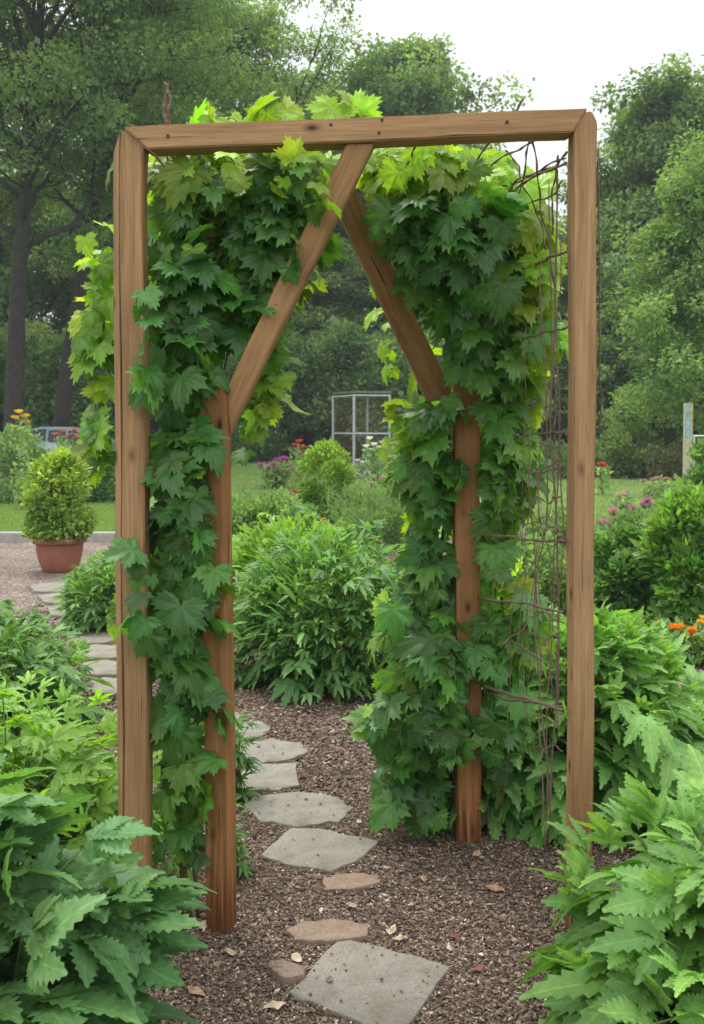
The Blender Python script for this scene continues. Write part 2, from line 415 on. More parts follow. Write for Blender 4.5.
# stepping stones
def stone_mat(name, base):
    m, nt, b = new_mat(name)
    n1 = noise(nt, 6, 5, .6); n2 = noise(nt, 160, 3, .7); n3 = noise(nt, 30, 4, .7)
    c = ramp(nt, n1.outputs[0], [(.3, tuple(x*.78 for x in base)), (.7, tuple(x*1.15 for x in base))]).outputs[0]
    c = mixc(nt, c, ramp(nt, n2.outputs[0], [(.35, (.7, .7, .7)), (.65, (1.15, 1.15, 1.15))]).outputs[0], .8, 'MULTIPLY')
    c = mixc(nt, c, ramp(nt, n3.outputs[0], [(.3, (.75, .72, .66)), (.5, (1, 1, 1))]).outputs[0], .8, 'MULTIPLY')
    n4 = noise(nt, 3.1, 6, .65); mo = ramp(nt, n4.outputs[0], [(.54, (0, 0, 0)), (.66, (.55, .55, .55))])
    c = mixc(nt, c, (.10, .085, .055), mo.outputs[0])
    vo = nd(nt, 'ShaderNodeTexVoronoi'); inp(vo, Scale=42.0); t5 = nd(nt, 'ShaderNodeTexCoord'); nt.links.new(t5.outputs['Object'], vo.inputs['Vector'])
    pit = ramp(nt, vo.outputs['Distance'], [(.08, (1, 1, 1)), (.16, (0, 0, 0))]); c = mixc(nt, c, (.09, .075, .06), mixc(nt, (0, 0, 0), pit.outputs[0], .55))
    nt.links.new(c, b.inputs['Base Color']); inp(b, Roughness=.88); b.inputs['Specular IOR Level'].default_value = .2
    bump(nt, n2.outputs[0], b, .5, .003); return m
M['stone'] = stone_mat('path_stone', (.25, .228, .192)); M['stonetan'] = stone_mat('tan_stone', (.27, .195, .145))
def slab(name, pts, h, mat, r=rng, rough=.005, sub=4):
    """pts: ground outline in metres; origin at the middle"""
    P = np.array([(p[0], p[1]) for p in pts]); c = P.mean(0); n = len(P)
    out = []
    for i in range(n):
        a, b2 = P[i], P[(i+1) % n]
        p0, p3 = P[i-1], P[(i+2) % n]
        for k in range(sub):
            t = k/sub; q = .5*((2*a)+(-p0+b2)*t+(2*p0-5*a+4*b2-p3)*t*t+(-p0+3*a-3*b2+p3)*t**3)
            out.append(q*.15+(a+(b2-a)*t)*.85+r.normal(0, rough, 2))
    O = np.array(out)-c; n = len(O); V = []
    rings = [(1.01, -.02), (1.0, h*.7), (.993, h*.93), (.98, h), (.6, h*1.02), (.25, h*1.01)]
    for s, z in rings:
        for q in O: V.append((q[0]*s, q[1]*s, z+(r.normal(0, .0012) if s < .99 else 0)))
    V.append((0, 0, h)); T = []
    for k in range(len(rings)-1):
        for i in range(n):
            j = (i+1) % n; A = k*n+i; B = k*n+j; T += [(A, B, B+n), (A, B+n, A+n)]
    for i in range(n): T.append(((len(rings)-1)*n+i, (len(rings)-1)*n+(i+1) % n, len(V)-1))
    a2 = np.array(O); area = (a2[:, 0]*np.roll(a2[:, 1], -1)-a2[:, 1]*np.roll(a2[:, 0], -1)).sum()
    T = np.array(T)
    if area < 0: T = T[:, ::-1]
    o = mesh_tri(name, V, T, mat, smooth=True); o.location = (c[0], c[1], 0); return o
def gp(l, z=.02): return [G(a, b, z)[:2] for a, b in l]
stones = [
 ([(342, 937), (396, 949), (449, 965), (398, 1035), (342, 1012), (288, 990)], 'large grey square-cornered stepping stone nearest the camera at the bottom of the path'),
 ([(290, 826), (332, 829), (377, 840), (362, 856), (330, 870), (283, 862), (262, 853)], 'grey five-sided stepping stone just before the right inner post'),
 ([(243, 803), (258, 794), (300, 791), (332, 794), (353, 808), (338, 820), (300, 825), (262, 820)], 'oval grey stepping stone beside the left inner post'),
 ([(228, 764), (296, 762), (298, 784), (270, 789), (226, 789)], 'small squared grey stepping stone behind the oval one'),
 ([(240, 742), (272, 738), (300, 742), (309, 750), (285, 759), (250, 763), (236, 758)], 'flat pale stepping stone with a pointed right end, fourth beyond the arch'),
 ([(236, 722), (258, 719), (271, 726), (262, 734), (240, 738), (230, 732)], 'small rounded stepping stone near the broad green clump'),
 ([(214, 712), (232, 709), (243, 714), (234, 719), (216, 720)], 'smallest stepping stone, farthest along the path beside the clump'),
]
for p, lab in stones:
    tag(slab('stepping_stone', gp(p), .016, M['stone']), lab, 'stepping stone', 'stepping stones of the mulch path')
for p, lab, h in [([(288, 930), (305, 922), (340, 920), (370, 927), (366, 935), (330, 941), (295, 939)], 'flat tan rock lying across the path before the largest grey slab', .022),
               ([(322, 877), (345, 872), (378, 873), (380, 881), (352, 888), (325, 887)], 'thin reddish flat rock between two stepping stones', .016),
               ([(270, 964), (285, 962), (307, 971), (304, 978), (280, 980), (270, 972)], 'small orange tan rock at the left of the largest slab', .03)]:
    tag(slab('flat_rock', gp(p), h, M['stonetan'], rough=.004), lab, 'rock', 'loose tan rocks on the mulch')
sp = [(56, 588, 52, 9), (64, 599, 50, 10), (73, 611, 50, 11), (82, 624, 48, 12), (91, 638, 48, 13), (99, 653, 46, 14), (106, 669, 44, 15), (112, 687, 42, 16)]
ords = ['farthest', 'second farthest', 'third farthest', 'fourth farthest', 'fourth nearest', 'third nearest', 'second nearest', 'nearest']
for (x, y, ww, hh), od in zip(sp, ords):
    a = [(x-ww*.5, y-hh*.3), (x-ww*.1, y-hh*.52), (x+ww*.42, y-hh*.4), (x+ww*.5, y+hh*.2), (x+ww*.2, y+hh*.5), (x-ww*.42, y+hh*.42)]
    tag(slab('path_slab', gp(a), .03, M['stone'], rough=.008), 'flagstone of the side path leading to the potted shrub, %s from the camera' % od, 'flagstone', 'flagstones of the side path')

# mulch pieces: nobody could count them
def rock_shape(r, e=(1, .6, .35)):
    V = np.array([(1, 0, 0), (0, 1, 0), (-1, 0, 0), (0, -1, 0), (.1, .1, 1), (0, 0, -1)], float)*e*.5; V += r.normal(0, .07, V.shape)*np.array(e)
    T = np.array([(0, 1, 4), (1, 2, 4), (2, 3, 4), (3, 0, 4), (1, 0, 5), (2, 1, 5), (3, 2, 5), (0, 3, 5)]); return V, T, V[:, :2]
CHIP = [rock_shape(np.random.default_rng(i), e) for i, e in enumerate([(1, .8, .5), (1, .6, .4), (1, .9, .6), (1.5, .4, .25), (1.2, .7, .3), (1, 1, .55)])]
r = np.random.default_rng(3)
def chips(n, y0, y1, s0, pal, pw, xr=None, pxr=(-30, 734)):
    u = r.uniform(0, 1, n); Y = y0*(y1/y0)**u
    px = r.uniform(*pxr, n); X = (px-352)/F*Y
    D = r.normal(0, 1, (n, 3)); D[:, 2] *= .25; N = r.normal(0, .35, (n, 3)); N[:, 2] += 1
    s = s0*np.clip(np.exp(r.normal(0, .45, n)), .4, 1.7)
    c = np.array(pal)[r.choice(len(pal), n, p=pw)]*(1+r.normal(0, .2, (n, 1)))
    return np.stack([X, Y, .006+s*.12+r.uniform(0, .003, n)], 1), D, N, s, np.clip(c, .005, 1)
PAL = [(.08, .055, .042), (.14, .098, .072), (.215, .155, .115), (.29, .21, .15), (.48, .41, .34), (.16, .085, .06)]
A = Acc()
for a in [(95000, 2.1, 3.8, .0075), (4500, 2.1, 4.2, .014), (45000, 3.6, 7, .013), (3000, 4, 7, .02), (9000, 6.5, 11.5, .028)]:
    P_, D_, N_, s_, c_ = chips(a[0], a[1], a[2], a[3], PAL, [.24, .33, .24, .12, .045, .025])
    k = (P_[:, 0] > -2.6) | (P_[:, 1] < 6); k &= ~((P_[:, 0] < -2.2-.0) & (P_[:, 1] > 9))
    inst = np.ones(len(P_), bool)
    for pts, _ in stones:
        g = np.array([(q[0], q[1]) for q in gp(pts)]); cc = g.mean(0)
        g = cc+(g-cc)*.97; ins = np.zeros(len(P_), bool)
        for i in range(len(g)):
            (x1, y1), (x2, y2) = g[i], g[i-1]
            ins ^= ((y1 > P_[:, 1]) != (y2 > P_[:, 1])) & (P_[:, 0] < (x2-x1)*(P_[:, 1]-y1)/(y2-y1+1e-9)+x1)
        inst &= ~ins
    k &= inst | (r.uniform(0, 1, len(P_)) < .012)
    P_[~inst, 2] += .012
    scatter(A, CHIP, P_[k], D_[k], N_[k], s_[k], c_[k], r)
tag(A.build('mulch_chips', M['chips'], smooth=False), 'brown mulch of bark crumbs and pale flecks covering the bed', 'mulch', kind='stuff')
# larger pieces that can be told apart
chip_spots = [(400, 938, 'pale split wood chip right of the flat tan rock'), (392, 930, 'short cream wood chip behind the flat tan rock'), (497, 889, 'tan bark piece midway between the inner post and the right plant'),
 (413, 905, 'brown bark curl in the open mulch right of the path'), (297, 958, 'thin pale splinter behind the small orange rock'), (275, 1006, 'bone-coloured wood piece left of the largest slab'),
 (424, 878, 'orange-brown bark chip in front of the right inner post'), (230, 952, 'tan bark chip at the foot of the left inner post'), (477, 853, 'small tan stone touching the right inner post'),
 (456, 936, 'reddish stick lying in the mulch right of the largest slab'), (540, 992, 'pale leaf-like flake by the lower right plant'), (205, 925, 'cream chip between the two left posts'),
 (352, 905, 'light wood chip behind the flat tan rock, in mid path'), (414, 832, 'small pale pebble left of the right inner post'), (195, 990, 'long tan splinter near the lower left plant'),
 (478, 968, 'dark red bark strip beside the right plant')]
for i, (x, y, lab) in enumerate(chip_spots):
    V, T, U = rock_shape(np.random.default_rng(200+i), (1, .5, .3)); 
    bm = bmesh.new(); vs = [bm.verts.new(v) for v in V]
    for t in T: bm.faces.new([vs[k] for k in t])
    bmesh.ops.subdivide_edges(bm, edges=bm.edges, cuts=2, use_grid_fill=True)
    for v in bm.verts: v.co = v.co*(.045+.012*(i % 3)) + Vector(np.random.default_rng(i).normal(0, .0012, 3)) + Vector((0, .0*v.co.x, .004*math.sin(60*v.co.x)))
    colr = [(.5, .38, .27), (.36, .22, .14), (.42, .3, .2), (.2, .08, .05)][0 if 'pale' in lab or 'cream' in lab or 'bone' in lab or 'light' in lab else 3 if 'red' in lab else 1 + i % 2]
    mm = simple('chip', colr, .85, 90, .3, .001)
    o = from_bm('wood_chip' if 'stone' not in lab and 'pebble' not in lab else 'pebble', bm, mm, smooth=False); p = G(x, y, .018); o.location = (p.x, p.y, .018); o.rotation_euler = (0, 0, i*1.3)
    tag(o, lab, 'wood chip' if o.name.startswith('wood') else 'pebble', 'larger loose pieces on the mulch')

# lawn grass blades
A = Acc(); r = np.random.default_rng(8)
for n, y0, y1, a, b_ in [(45000, 12.18, 19, -20, 130), (60000, 13.2, 34, 225, 425), (60000, 13.2, 36, 515, 730)]:
    u = r.uniform(0, 1, n); Y = y0*(y1/y0)**u; X = (r.uniform(a, b_, n)-352)/F*Y
    D = r.normal(0, .45, (n, 3)); D[:, 2] = 1; N = r.normal(0, 1, (n, 3))
    V = np.array([(0, -.09, 0), (0, .09, 0), (1, 0, .1)]); T = np.array([(0, 1, 2)])
    scatter(A, [(V, T, V[:, :2])], np.stack([X, Y, np.zeros(n)], 1), D, N, r.uniform(.03, .06, n)*(Y/14)**.3, jit((.2, .29, .10), n, .25, r), r)
tag(A.build('lawn_grass', M['leaf'], smooth=False), 'short mown green grass of the lawn behind the garden beds', 'grass', kind='stuff')

# ------------------------------------------------------------------ arbor
arb = empty('garden_arbor', tuple(G(350, 955)), label='rustic wooden garden arch of square posts, top beam and two crossing diagonal braces', cat='arbor')
APOS = arb.location.copy()
def timber(name, poly, th, mat, axis_pts, rot=0, cuts=14, chamfer=None):
    """poly: list of (px,py,Y) front-face corners, extruded th metres away from the camera"""
    F3 = [W(*p) for p in poly]
    a, b2 = W(*axis_pts[0]), W(*axis_pts[1])
    z = (a-b2).normalized(); y = Vector((0, 1, 0)); x = y.cross(z).normalized(); y = z.cross(x).normalized()
    Mx = Matrix((x, y, z)).transposed().to_4x4(); c = (a+b2)/2; Mx.translation = c
    inv = Mx.inverted()
    bm = bmesh.new()
    fr = [bm.verts.new(inv @ p) for p in F3]; bk = [bm.verts.new(inv @ (p+Vector((0, th, 0)))) for p in F3]
    bm.faces.new(fr); bm.faces.new(bk[::-1]); n = len(fr)
    for i in range(n): bm.faces.new((fr[i], bk[i], bk[(i+1) % n], fr[(i+1) % n]))
    bmesh.ops.recalc_face_normals(bm, faces=bm.faces)
    bmesh.ops.bevel(bm, geom=[e for e in bm.edges], offset=.0035, segments=2, affect='EDGES')
    # cuts along the length so that the edges can wander slightly
    zs = [v.co.z for v in bm.verts]; z0, z1 = min(zs), max(zs)
    for k in range(1, cuts):
        bmesh.ops.bisect_plane(bm, geom=bm.verts[:]+bm.edges[:]+bm.faces[:], plane_co=(0, 0, z0+(z1-z0)*k/cuts), plane_no=(0, 0, 1))
    rr = np.random.default_rng(len(name)+int(abs(c.x)*1000)); ph = rr.uniform(0, 6, 4)
    for v in bm.verts:
        v.co.x += .0016*math.sin(v.co.z*7+ph[0])+.0008*math.sin(v.co.z*31+ph[1]); v.co.y += .0016*math.sin(v.co.z*6+ph[2])
    o = from_bm(name, bm, mat, arb, smooth=False)
    o.matrix_world = Mx; o.matrix_parent_inverse = Matrix.Translation(-APOS); return o
YL, YR = 2.66, 2.70
def yb(px): return YL+(YR-YL)*(px-130)/(580-130)
def square_post(name, top, bot, w_, th, mat, rotz, chamfer=0, topcut=None):
    """vertical post between two 3D points of its axis; top cut may slope (pixels)"""
    a, b2 = Vector(top), Vector(bot); z = (a-b2).normalized()
    x = Vector((math.cos(rotz), math.sin(rotz), 0)); y = z.cross(x).normalized(); x = y.cross(z).normalized()
    Mx = Matrix((x, y, z)).transposed().to_4x4(); c = (a+b2)/2; Mx.translation = c; L = (a-b2).length/2
    sec = [(-w_/2, -th/2), (w_/2, -th/2), (w_/2, th/2), (-w_/2, th/2)]
    if chamfer: sec = [(-w_/2+chamfer*.8, -th/2), (w_/2, -th/2), (w_/2, th/2), (-w_/2, th/2), (-w_/2, -th/2+chamfer)]
    bm = bmesh.new(); lo = [bm.verts.new((p[0], p[1], -L-.05)) for p in sec]
    hi = [bm.verts.new((p[0], p[1], L+(topcut*p[0] if topcut else 0))) for p in sec]
    n = len(sec); bm.faces.new(lo[::-1]); bm.faces.new(hi)
    for i in range(n): bm.faces.new((lo[i], lo[(i+1) % n], hi[(i+1) % n], hi[i]))
    bmesh.ops.recalc_face_normals(bm, faces=bm.faces)
    bmesh.ops.bevel(bm, geom=bm.edges[:], offset=.0035, segments=2, affect='EDGES')
    for k in range(1, 20):
        bmesh.ops.bisect_plane(bm, geom=bm.verts[:]+bm.edges[:]+bm.faces[:], plane_co=(0, 0, -L+2*L*k/20), plane_no=(0, 0, 1))
    ph = np.random.default_rng(int(abs(c.x)*1000)).uniform(0, 6, 4)
    for v in bm.verts:
        v.co.x += .002*math.sin(v.co.z*5+ph[0])+.0008*math.sin(v.co.z*29+ph[1]); v.co.y += .0016*math.sin(v.co.z*6+ph[2])
    o = from_bm(name, bm, mat, arb); o.matrix_world = Mx; o.matrix_parent_inverse = Matrix.Translation(-APOS); return o
TH = .082
# outer left post (front-left arris planed off) and right post, beam mitred onto both
def with_side(poly): return poly
lp = timber('post', [(121, 128.5, YL+.003), (143, 145, YL+.003), (142, 160, YL+.003), (148.5, 962, YL), (125, 962, YL), (119.5, 150, YL+.003)], TH-.006, M['wood'], [(132, 130, YL), (138, 962, YL)])
lp['label'] = 'left outer post'
# planed arris of the left post, running its whole height
lq = timber('edge_board', [(120.2, 129, YL+.004), (119.2, 152, YL+.004), (124.5, 962, YL+.004), (118.5, 962, YL+.03), (112.5, 152, YL+.03)], TH-.03, M['wood'], [(116, 130, YL), (120, 962, YL)])
rp = timber('post', [(585, 112, YR+.003), (592, 110.5, YR+.003), (597.5, 122, YR+.003), (592.5, 958, YR+.003), (571.5, 958, YR+.003), (574, 129.5, YR+.003), (576, 124, YR+.003)], TH-.006, M['wood'], [(586, 110, YR), (581, 958, YR)])
rp['label'] = 'right outer post'
bmn = timber('beam', [(122.5, 126.5, YL), (588.5, 108, YR), (573, 132, YR), (147.5, 149.5, YL)], TH, M['wood'], [(588, 120, YR), (135, 138, YL)])
# inner posts
a = W(215, 386, 2.775); b_ = Vector((W(222, 938, 2.775).x, 2.775, 0)); 
lip = square_post('post', (a.x, 2.775, a.z), b_, .070, .066, M['woodred'], R(-20)); lip['label'] = 'reddish left inner post'
a = W(466, 383, 3.38); b_ = Vector((W(467.5, 845, 3.38).x, 3.38, 0))
rip = square_post('post', (a.x, 3.38, a.z), b_, .088, .08, M['woodred'], R(3)); rip['label'] = 'reddish right inner post'
lb = timber('brace', [(346, 143.5, 2.69), (374, 143, 2.69), (229.5, 434, 2.775), (226.5, 388, 2.775)], .07, M['woodmid'], [(360, 144, 2.69), (228, 415, 2.775)])
lb['label'] = 'left diagonal brace'
rb = timber('brace', [(325, 182, 2.90), (353, 182, 2.90), (454, 397, 3.34), (428, 403, 3.34)], .07, M['woodmid'], [(338, 182, 2.90), (441, 400, 3.34)])
rb['label'] = 'right diagonal brace'
for (x, y, Yn) in [(331, 125, yb(331)), (382, 120, yb(382)), (379, 133, yb(379)), (168, 136, yb(168)), (507, 122, yb(507))]:
    bm = bmesh.new(); bmesh.ops.create_cone(bm, cap_ends=True, segments=10, radius1=.0045, radius2=.0045, depth=.006)
    o = from_bm('nail_head', bm, M['nail'], arb); p = W(x, y, Yn); o.matrix_world = Matrix.Translation(p) @ Matrix.Rotation(R(90), 4, 'X'); o.matrix_parent_inverse = Matrix.Translation(-APOS)

# ------------------------------------------------------------------ climbing vines
DEEP = np.array((.064, .18, .038)); MIDG = np.array((.11, .25, .038)); YOUNG_BACKLIT = np.array((.27, .42, .04))  # last tone: young growth with sky backlight painted into the leaf colour
post_boxes = [(W(133, 500, YL).x, YL+.04, .055), (W(583, 500, YR).x, YR+.04, .055), (W(221, 700, 2.81).x, 2.81, .05), (W(467, 700, 3.38).x, 3.38, .055)]
STRIPS = [(330, 175, 442, 402, 34, 3.42, .04), (360, 140, 228, 415, 20, 2.86, .12), (467, 455, 467, 600, 20, 3.45, .03), (467, 385, 467, 455, 25, 3.45, .15), (468, 600, 468, 640, 20, 3.45, .4),
 (466, 775, 466, 850, 26, 3.45, .0), (130, 130, 137, 960, 26, 2.76, .12), (222, 380, 222, 940, 17, 2.83, .15), (232, 385, 232, 440, 16, 2.9, .0)]
def vine_blobs(acc, stems, blobs, r, base):
    for (px, py, rx, ry, Y, rz, n, young_backlit, size) in blobs:
        if n > 6: n = int(n*.86); size *= 1.13
        few = n <= 6
        c = np.array(W(px, py, Y)); k = Y/F
        u = nrm(r.normal(0, 1, (n, 3))); rad = r.uniform(0, 1, n)**.38
        back = (u[:, 1] > .3) & (r.uniform(0, 1, n) < .35); u[back, 1] *= -1
        ph = r.uniform(0, 6.28, 3)
        bul = 1+.16*np.sin(u[:, 0]*4+ph[0])+.14*np.sin(u[:, 2]*5+ph[1])+.10*np.sin(u[:, 0]*9+u[:, 2]*7+ph[2])+(r.uniform(0, 1, n) < .10)*r.uniform(.1, .4, n)
        if few: bul = 1
        P = c+u*(rad*bul)[:, None]*np.array((rx*k, rz, ry*k))
        ok = np.ones(n, bool)
        for bx, by, hw in ([] if few else post_boxes): ok &= ~((abs(P[:, 0]-bx) < hw) & (abs(P[:, 1]-by) < hw))
        X = 352+P[:, 0]/P[:, 1]*F; Yp = 424-(P[:, 2]-EYE)/P[:, 1]*F
        for (xa, ya, xb, yb_, hw, Yd, keep) in ([] if few else STRIPS):
            tt = (Yp-ya)/(yb_-ya); xc = xa+(xb-xa)*tt
            ok &= ~((tt > 0) & (tt < 1) & (abs(X-xc) < hw) & (P[:, 1] < Yd) & (r.uniform(0, 1, n) > keep))
        P = P[ok]; u = u[ok]; n = len(P)
        D = u*np.array((.6, .4, .2))+np.array((0, -.12, -.6))+r.normal(0, .42, (n, 3))
        N = u*np.array((.75, .8, .3))+np.array((0, -.36, .68))+r.normal(0, .36, (n, 3))
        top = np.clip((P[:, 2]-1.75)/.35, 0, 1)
        yv = np.clip(young_backlit+.07+.38*(u[:, 1] > .05)+.3*abs(u[:, 0])*(young_backlit > .1)+.62*top*(u[:, 2] > -.2)*(u[:, 1] > -.7)+.25*(u[:, 2] > .6)+.55*np.clip((P[:, 2]-2.15)/.13, 0, 1)+.4*(P[:, 0] > .5)*(P[:, 2] > 1.7)-.10+r.normal(0, .17, n), 0, 1)[:, None]  # yellower at back, top and edges: young growth plus painted-in backlight
        C = np.where(yv < .5, DEEP+(MIDG-DEEP)*yv*2, MIDG+(YOUNG_BACKLIT-MIDG)*(yv-.5)*2)*(1+r.normal(0, .2, (n, 1)))*(1+r.normal(0, .07, (n, 3)))
        sz = size*(.92 if few else 1.1)*np.clip(np.exp(r.normal(0, .33, n)), .4, 1.4)
        C[r.uniform(0, 1, n) < .005] = (.20, .27, .05)
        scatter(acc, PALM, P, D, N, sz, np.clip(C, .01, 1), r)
        # petioles
        for i in range(0, n, 2):
            q = c+(P[i]-c)*.35; q[2] -= .03
            stems.add(*tube_arrays([P[i], (P[i]+q)/2+r.normal(0, .008, 3), q], [.0013, .0016, .002], 4))
def climbing(name, label, blobs, mains, seed, loc):
    r = np.random.default_rng(seed); root = empty(name, loc, label=label, cat='vine', group='vines climbing the wooden arch')
    L = Acc(); St = Acc(); vine_blobs(L, St, blobs, r, loc)
    for pts, rad in mains:
        Pn = np.array([W(*p) for p in pts]); Pn[0][2] = min(Pn[0][2], .0)
        t = np.linspace(0, len(Pn)-1, 40); Q = np.stack([np.interp(t, np.arange(len(Pn)), Pn[:, k]) for k in range(3)], 1)
        Q += .012*np.stack([np.sin(t*5+seed), np.cos(t*4), np.sin(t*3)], 1)
        St.add(*tube_arrays(Q, np.linspace(rad, rad*.4, 40), 6))
    off = Vector(loc)
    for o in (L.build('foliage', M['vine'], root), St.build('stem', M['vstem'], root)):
        o.matrix_parent_inverse = Matrix.Translation(-off)
    return root
left_blobs = [
 (190, 190, 38, 40, 3.02, .06, 30, 1.0, .06), (255, 152, 80, 12, 2.98, .06, 30, 1.0, .056), (92, 300, 16, 60, 3.0, .05, 14, 1.0, .052),
 (245, 215, 95, 78, 2.90, .19, 330, .0, .062), (205, 180, 50, 40, 2.85, .13, 70, .55, .062), (300, 190, 42, 45, 2.86, .12, 80, .12, .052),
 (185, 290, 42, 55, 2.82, .13, 110, .0, .064), (250, 300, 40, 55, 2.88, .13, 90, .0, .06), (262, 120, 80, 12, 2.9, .10, 16, .9, .06), (352, 112, 36, 9, 2.9, .09, 12, .85, .06),
 (238, 168, 12, 18, 2.72, .03, 3, .9, .07), (278, 172, 10, 14, 2.72, .03, 3, .8, .06),
 (186, 370, 34, 50, 2.80, .10, 66, .05, .066), (182, 450, 30, 50, 2.78, .10, 60, .05, .068), (180, 530, 34, 48, 2.77, .11, 60, .0, .068),
 (183, 610, 36, 46, 2.76, .10, 54, .05, .068), (182, 690, 30, 50, 2.76, .09, 50, .1, .062), (184, 765, 26, 45, 2.78, .09, 44, .15, .055), (186, 825, 24, 32, 2.80, .08, 34, .1, .05),
 (143, 600, 14, 40, 2.60, .02, 6, .0, .066), (216, 600, 14, 60, 2.70, .03, 6, .0, .074), (140, 545, 10, 20, 2.60, .02, 3, .0, .068), (146, 375, 8, 14, 2.60, .02, 3, .0, .068), (212, 690, 14, 60, 2.70, .03, 6, .0, .07), (196, 500, 8, 70, 2.70, .03, 5, .0, .074), (212, 790, 10, 40, 2.71, .02, 3, .0, .06), (146, 300, 8, 60, 2.61, .02, 4, .1, .07),
 (300, 170, 30, 20, 2.66, .02, 5, .05, .05), (318, 200, 12, 22, 2.66, .02, 4, .05, .05), (290, 250, 14, 30, 2.7, .02, 5, .0, .055), (240, 158, 16, 8, 2.63, .02, 2, .9, .052), (290, 150, 12, 8, 2.65, .02, 2, .6, .045),
 (102, 345, 21, 70, 2.92, .10, 52, .5, .052), (103, 425, 16, 50, 2.92, .08, 26, .6, .052), (100, 255, 16, 40, 2.92, .08, 14, .7, .054), (118, 610, 14, 30, 2.85, .05, 8, .5, .055),
 (262, 365, 30, 50, 2.98, .08, 36, .6, .056), (252, 425, 22, 35, 2.98, .07, 20, .6, .052), (300, 290, 22, 40, 3.0, .08, 12, .7, .05),
]
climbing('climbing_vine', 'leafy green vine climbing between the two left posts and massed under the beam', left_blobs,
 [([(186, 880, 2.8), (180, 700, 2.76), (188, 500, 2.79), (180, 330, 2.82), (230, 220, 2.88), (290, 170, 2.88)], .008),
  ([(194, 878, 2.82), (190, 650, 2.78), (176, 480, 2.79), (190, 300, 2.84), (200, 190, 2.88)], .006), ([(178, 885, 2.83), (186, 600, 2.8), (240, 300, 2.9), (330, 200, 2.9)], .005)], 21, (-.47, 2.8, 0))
right_blobs = [
 (385, 172, 30, 26, 3.12, .08, 40, .6, .056), (352, 178, 26, 30, 3.25, .08, 30, .9, .055),
 (450, 172, 74, 20, 3.22, .10, 70, 1.0, .062), (400, 168, 26, 24, 3.1, .08, 26, .8, .056), (528, 275, 20, 60, 3.22, .07, 44, 1.05, .062), (542, 330, 14, 40, 3.25, .06, 16, 1.0, .06), (390, 330, 8, 50, 3.42, .05, 6, .7, .05), (398, 430, 8, 50, 3.5, .05, 8, .7, .05),
 (440, 234, 80, 62, 3.05, .2, 300, .03, .066), (500, 255, 60, 66, 3.12, .18, 170, .55, .064), (430, 170, 62, 28, 3.0, .12, 100, .6, .062), (470, 190, 46, 30, 3.1, .12, 60, .8, .06), (524, 240, 32, 50, 3.15, .1, 50, .95, .062), 
 (475, 320, 62, 58, 3.2, .16, 150, .1, .068), (528, 315, 28, 60, 3.22, .1, 45, .7, .062), (420, 300, 34, 50, 3.22, .1, 50, .25, .062), (390, 285, 18, 40, 3.2, .08, 14, .7, .058),
 (440, 390, 34, 52, 3.36, .10, 70, .15, .068), (495, 400, 34, 60, 3.34, .12, 90, .12, .07), (528, 385, 16, 40, 3.36, .08, 16, .8, .06),
 (426, 470, 32, 58, 3.43, .11, 105, .2, .066), (504, 480, 30, 58, 3.36, .10, 95, .25, .068), (410, 460, 15, 66, 3.5, .08, 36, .8, .06),
 (437, 560, 27, 52, 3.42, .11, 90, .1, .066), (494, 560, 18, 50, 3.36, .08, 40, .3, .062), (414, 575, 12, 50, 3.5, .07, 16, .7, .056), (520, 620, 26, 40, 3.34, .08, 40, .4, .066),
 (428, 640, 44, 50, 3.42, .14, 100, .12, .072), (490, 640, 34, 45, 3.36, .08, 50, .1, .07), (424, 720, 54, 46, 3.40, .16, 120, .08, .072), (432, 785, 46, 34, 3.42, .15, 80, .0, .068), (490, 730, 30, 45, 3.36, .08, 36, .05, .075), (462, 730, 16, 36, 3.27, .02, 6, .0, .078), (455, 690, 12, 30, 3.27, .02, 5, 0, .075), (448, 650, 10, 30, 3.27, .02, 5, 0, .075),
 (395, 640, 20, 60, 3.5, .08, 26, .7, .064), (385, 725, 22, 30, 3.5, .08, 18, .4, .064), (458, 410, 22, 16, 3.26, .02, 4, .0, .072), (462, 455, 20, 20, 3.29, .02, 4, .0, .075), (460, 640, 14, 50, 3.29, .02, 5, .0, .07),
]
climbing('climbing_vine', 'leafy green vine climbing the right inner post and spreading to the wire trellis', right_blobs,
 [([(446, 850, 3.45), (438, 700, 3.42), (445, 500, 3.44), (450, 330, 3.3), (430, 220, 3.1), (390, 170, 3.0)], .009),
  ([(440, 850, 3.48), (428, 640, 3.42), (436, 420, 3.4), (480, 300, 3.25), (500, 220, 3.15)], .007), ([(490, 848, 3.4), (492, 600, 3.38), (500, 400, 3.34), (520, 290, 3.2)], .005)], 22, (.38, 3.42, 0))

# ------------------------------------------------------------------ wire trellis and dry stems
def wires(root, name, lines, mat, off, r):
    for pts, rad, wob in lines:
        A = Acc(); Pn = np.array([W(*p) for p in pts]); m = max(12, 8*len(pts)); t = np.linspace(0, len(Pn)-1, m)
        Q = np.stack([np.interp(t, np.arange(len(Pn)), Pn[:, k]) for k in range(3)], 1)
        ph = r.uniform(0, 6, 6); s = np.linspace(0, 1, m)
        env = np.sin(s*math.pi)**.5
        for k in range(3): Q[:, k] += wob*env*(np.sin(s*9+ph[k])+.5*np.sin(s*23+ph[k+3]))
        A.add(*tube_arrays(Q, 1.05*rad*(1+.3*np.sin(s*40+ph[0])), 6)); o = A.build(name, mat, root); o.matrix_parent_inverse = Matrix.Translation(-off)
r = np.random.default_rng(31)
off = Vector((.66, 2.85, 0))
tr = empty('wire_trellis', off, label='rusty bent wire trellis strung between the right inner and outer posts', cat='trellis')
